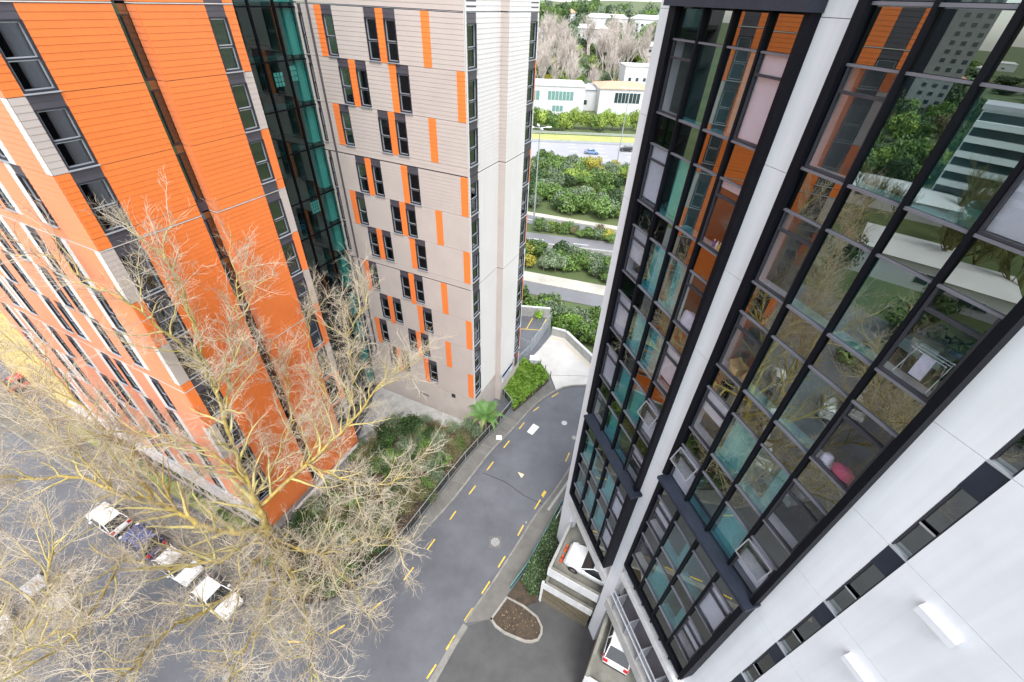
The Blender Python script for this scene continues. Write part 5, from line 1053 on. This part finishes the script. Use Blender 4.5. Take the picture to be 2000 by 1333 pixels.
LIMBS = {
 'trunk': (.52, .40, [(-16.52, 15.05, -.1), (-16.45, 15.0, 2.5), (-16.25, 14.95, 5.3)]),
 'M': (.38, .26, [(-16.25, 14.95, 5.2), (-16.5, 15.4, 7), (-16.9, 15.9, 8.2)]),
 'A': (.24, .05, [(-16.8, 15.8, 7.9), (-17.3, 16.7, 10.5), (-17.4, 17.6, 14.2), (-17.4, 18.0, 17), (-17.2, 18.4, 20.2), (-17.0, 18.6, 23.0), (-17.0, 18.6, 25.0)]),
 'A2': (.13, .04, [(-17.4, 17.6, 14.2), (-16.8, 19.3, 17.2), (-16.1, 20.7, 20.2), (-15.8, 21.3, 22.4)]),
 'B': (.22, .05, [(-16.6, 15.7, 7.4), (-14.0, 18.2, 9), (-11.6, 20.3, 10.5), (-10.0, 22.6, 12), (-8.8, 23.4, 13), (-7.4, 23.3, 14)]),
 'B2': (.12, .04, [(-11.6, 20.3, 10.5), (-11.4, 22.8, 13), (-11.8, 24.4, 15.5), (-10.5, 26.1, 17.5)]),
 'B3': (.13, .04, [(-14.0, 18.2, 9), (-13.2, 21.5, 11), (-14.6, 23.9, 14), (-14.5, 24.9, 17.0)]),
 'C': (.34, .08, [(-16.35, 15.1, 5.6), (-17.8, 14.3, 6.6), (-19.4, 14.1, 7.4), (-21.2, 14.7, 8.2), (-22.5, 14.9, 9), (-24.3, 14.8, 9.8), (-27.0, 15.3, 10.8), (-28.4, 14.5, 11.5), (-30.3, 14.1, 12.5)]),
 'C2': (.15, .04, [(-21.2, 14.7, 8.2), (-23.6, 16.8, 10), (-25.1, 17.4, 11.5), (-28.2, 18.5, 13), (-30.5, 18.9, 14.5)]),
 'D': (.22, .05, [(-16.3, 15.0, 5.4), (-17.6, 12.7, 6.5), (-18.5, 11.9, 7.2), (-20.4, 11.2, 8.2), (-21.6, 11.1, 9.2), (-20.2, 8.4, 10.5), (-19.4, 6.6, 11.5), (-19.1, 5.2, 13)]),
 'E': (.17, .05, [(-16.3, 15.0, 5.2), (-15.6, 11.5, 6.8), (-15.8, 9.4, 8.2), (-16.4, 7.6, 9.8), (-16.0, 5.7, 11.5), (-15.2, 4.0, 13)]),
 'F': (.16, .05, [(-16.2, 14.9, 5.0), (-13.7, 10.9, 6.8), (-12.8, 8.2, 8.5), (-12.3, 6.1, 10), (-11.3, 4.1, 11.5)]),
 'G': (.15, .03, [(-16.2, 14.9, 5.0), (-11.9, 13.2, 6.6), (-8.8, 13.6, 8), (-6.4, 13.0, 9.0)]),
 'G2': (.09, .03, [(-11.9, 13.2, 6.6), (-9.4, 11.4, 7.8), (-7.6, 9.6, 9.2)]),
 'H': (.15, .04, [(-16.0, 14.7, 4.9), (-12.0, 10.8, 6.8), (-9.8, 8.0, 9.0), (-8.2, 5.7, 11.0)]),
 'I': (.14, .04, [(-17.1, 16.3, 9.3), (-18.4, 16.4, 12.2), (-21, 16.6, 13.4), (-23.4, 16.4, 13.8), (-24.5, 15.0, 14.6)]),
 'J': (.13, .03, [(-17.4, 17.8, 15.5), (-17.6, 18.1, 17.8), (-17.9, 17.6, 20.6), (-18.4, 17.2, 22.4), (-20.4, 17.5, 24.0), (-21.6, 17.9, 25.0)]),
 'N': (.13, .03, [(-22.5, 14.9, 9), (-23.5, 16.0, 12.5), (-25, 17.0, 16), (-27, 17.8, 19), (-29, 18.4, 22)]),
 'O': (.12, .03, [(-24.3, 14.8, 9.8), (-27, 16.2, 13), (-30, 17.8, 16), (-33, 19.3, 19)]),
 'K': (.13, .03, [(-14.0, 18.2, 9), (-10.6, 16.4, 10), (-8.0, 15.6, 10.8), (-6.2, 15.8, 11.6)]),
 'L': (.14, .04, [(-16.9, 15.9, 8), (-15.6, 19.4, 10), (-15.7, 21.6, 12.5), (-15.6, 22.2, 16.0)]),
}
plane_tree('large bare plane tree with yellow lichened limbs before the orange wing', (-16.52, 15.05, 0), LIMBS, 12, 1.1)
LIMBS2 = {
 'trunk': (.5, .4, [(-27.5, 5.6, -.1), (-27.3, 5.8, 3), (-27.0, 5.9, 5.5)]),
 'A': (.24, .05, [(-27.0, 5.9, 5.2), (-25.4, 6.2, 7.5), (-23.0, 6.0, 9.5), (-20.6, 6.6, 11.5), (-17.5, 6.9, 13)]),
 'B': (.24, .05, [(-27.0, 5.9, 5.4), (-27.5, 8.0, 7.5), (-28.6, 10.4, 9.5), (-29, 12.6, 11.5)]),
 'C': (.2, .05, [(-27.0, 5.9, 5.3), (-25.2, 4.0, 7.4), (-23.4, 3.2, 9.5), (-21, 2.8, 11.5)]),
 'D': (.2, .05, [(-27.0, 5.9, 5.5), (-29.8, 6.8, 7.5), (-32.5, 8.8, 9.5), (-34, 11, 12)]),
 'E': (.16, .05, [(-27.0, 5.9, 5.4), (-25.0, 8.2, 8.0), (-23.5, 9.4, 10.5), (-22.6, 10.2, 13)]),
}
plane_tree('second bare plane tree spreading over the street at lower left', (-27.5, 5.6, 0), LIMBS2, 21, 1.1)


mb = MB()
for k in range(4, 60):
    f = k/60; i = int(f*(len(PATH_IN)-1)); t_ = f*(len(PATH_IN)-1)-i; a = Vector(PATH_IN[i]).lerp(Vector(PATH_IN[i+1]), t_)
    c = min(ki, key=lambda p: (Vector(p)-a).length); c = Vector(c)
    if (a-c).length < .3: continue
    strip(mb, [tuple(a), tuple(c)], .025, .125, .128)
tag(mb.build('footpath_joint', CONC_D), kind='structure')
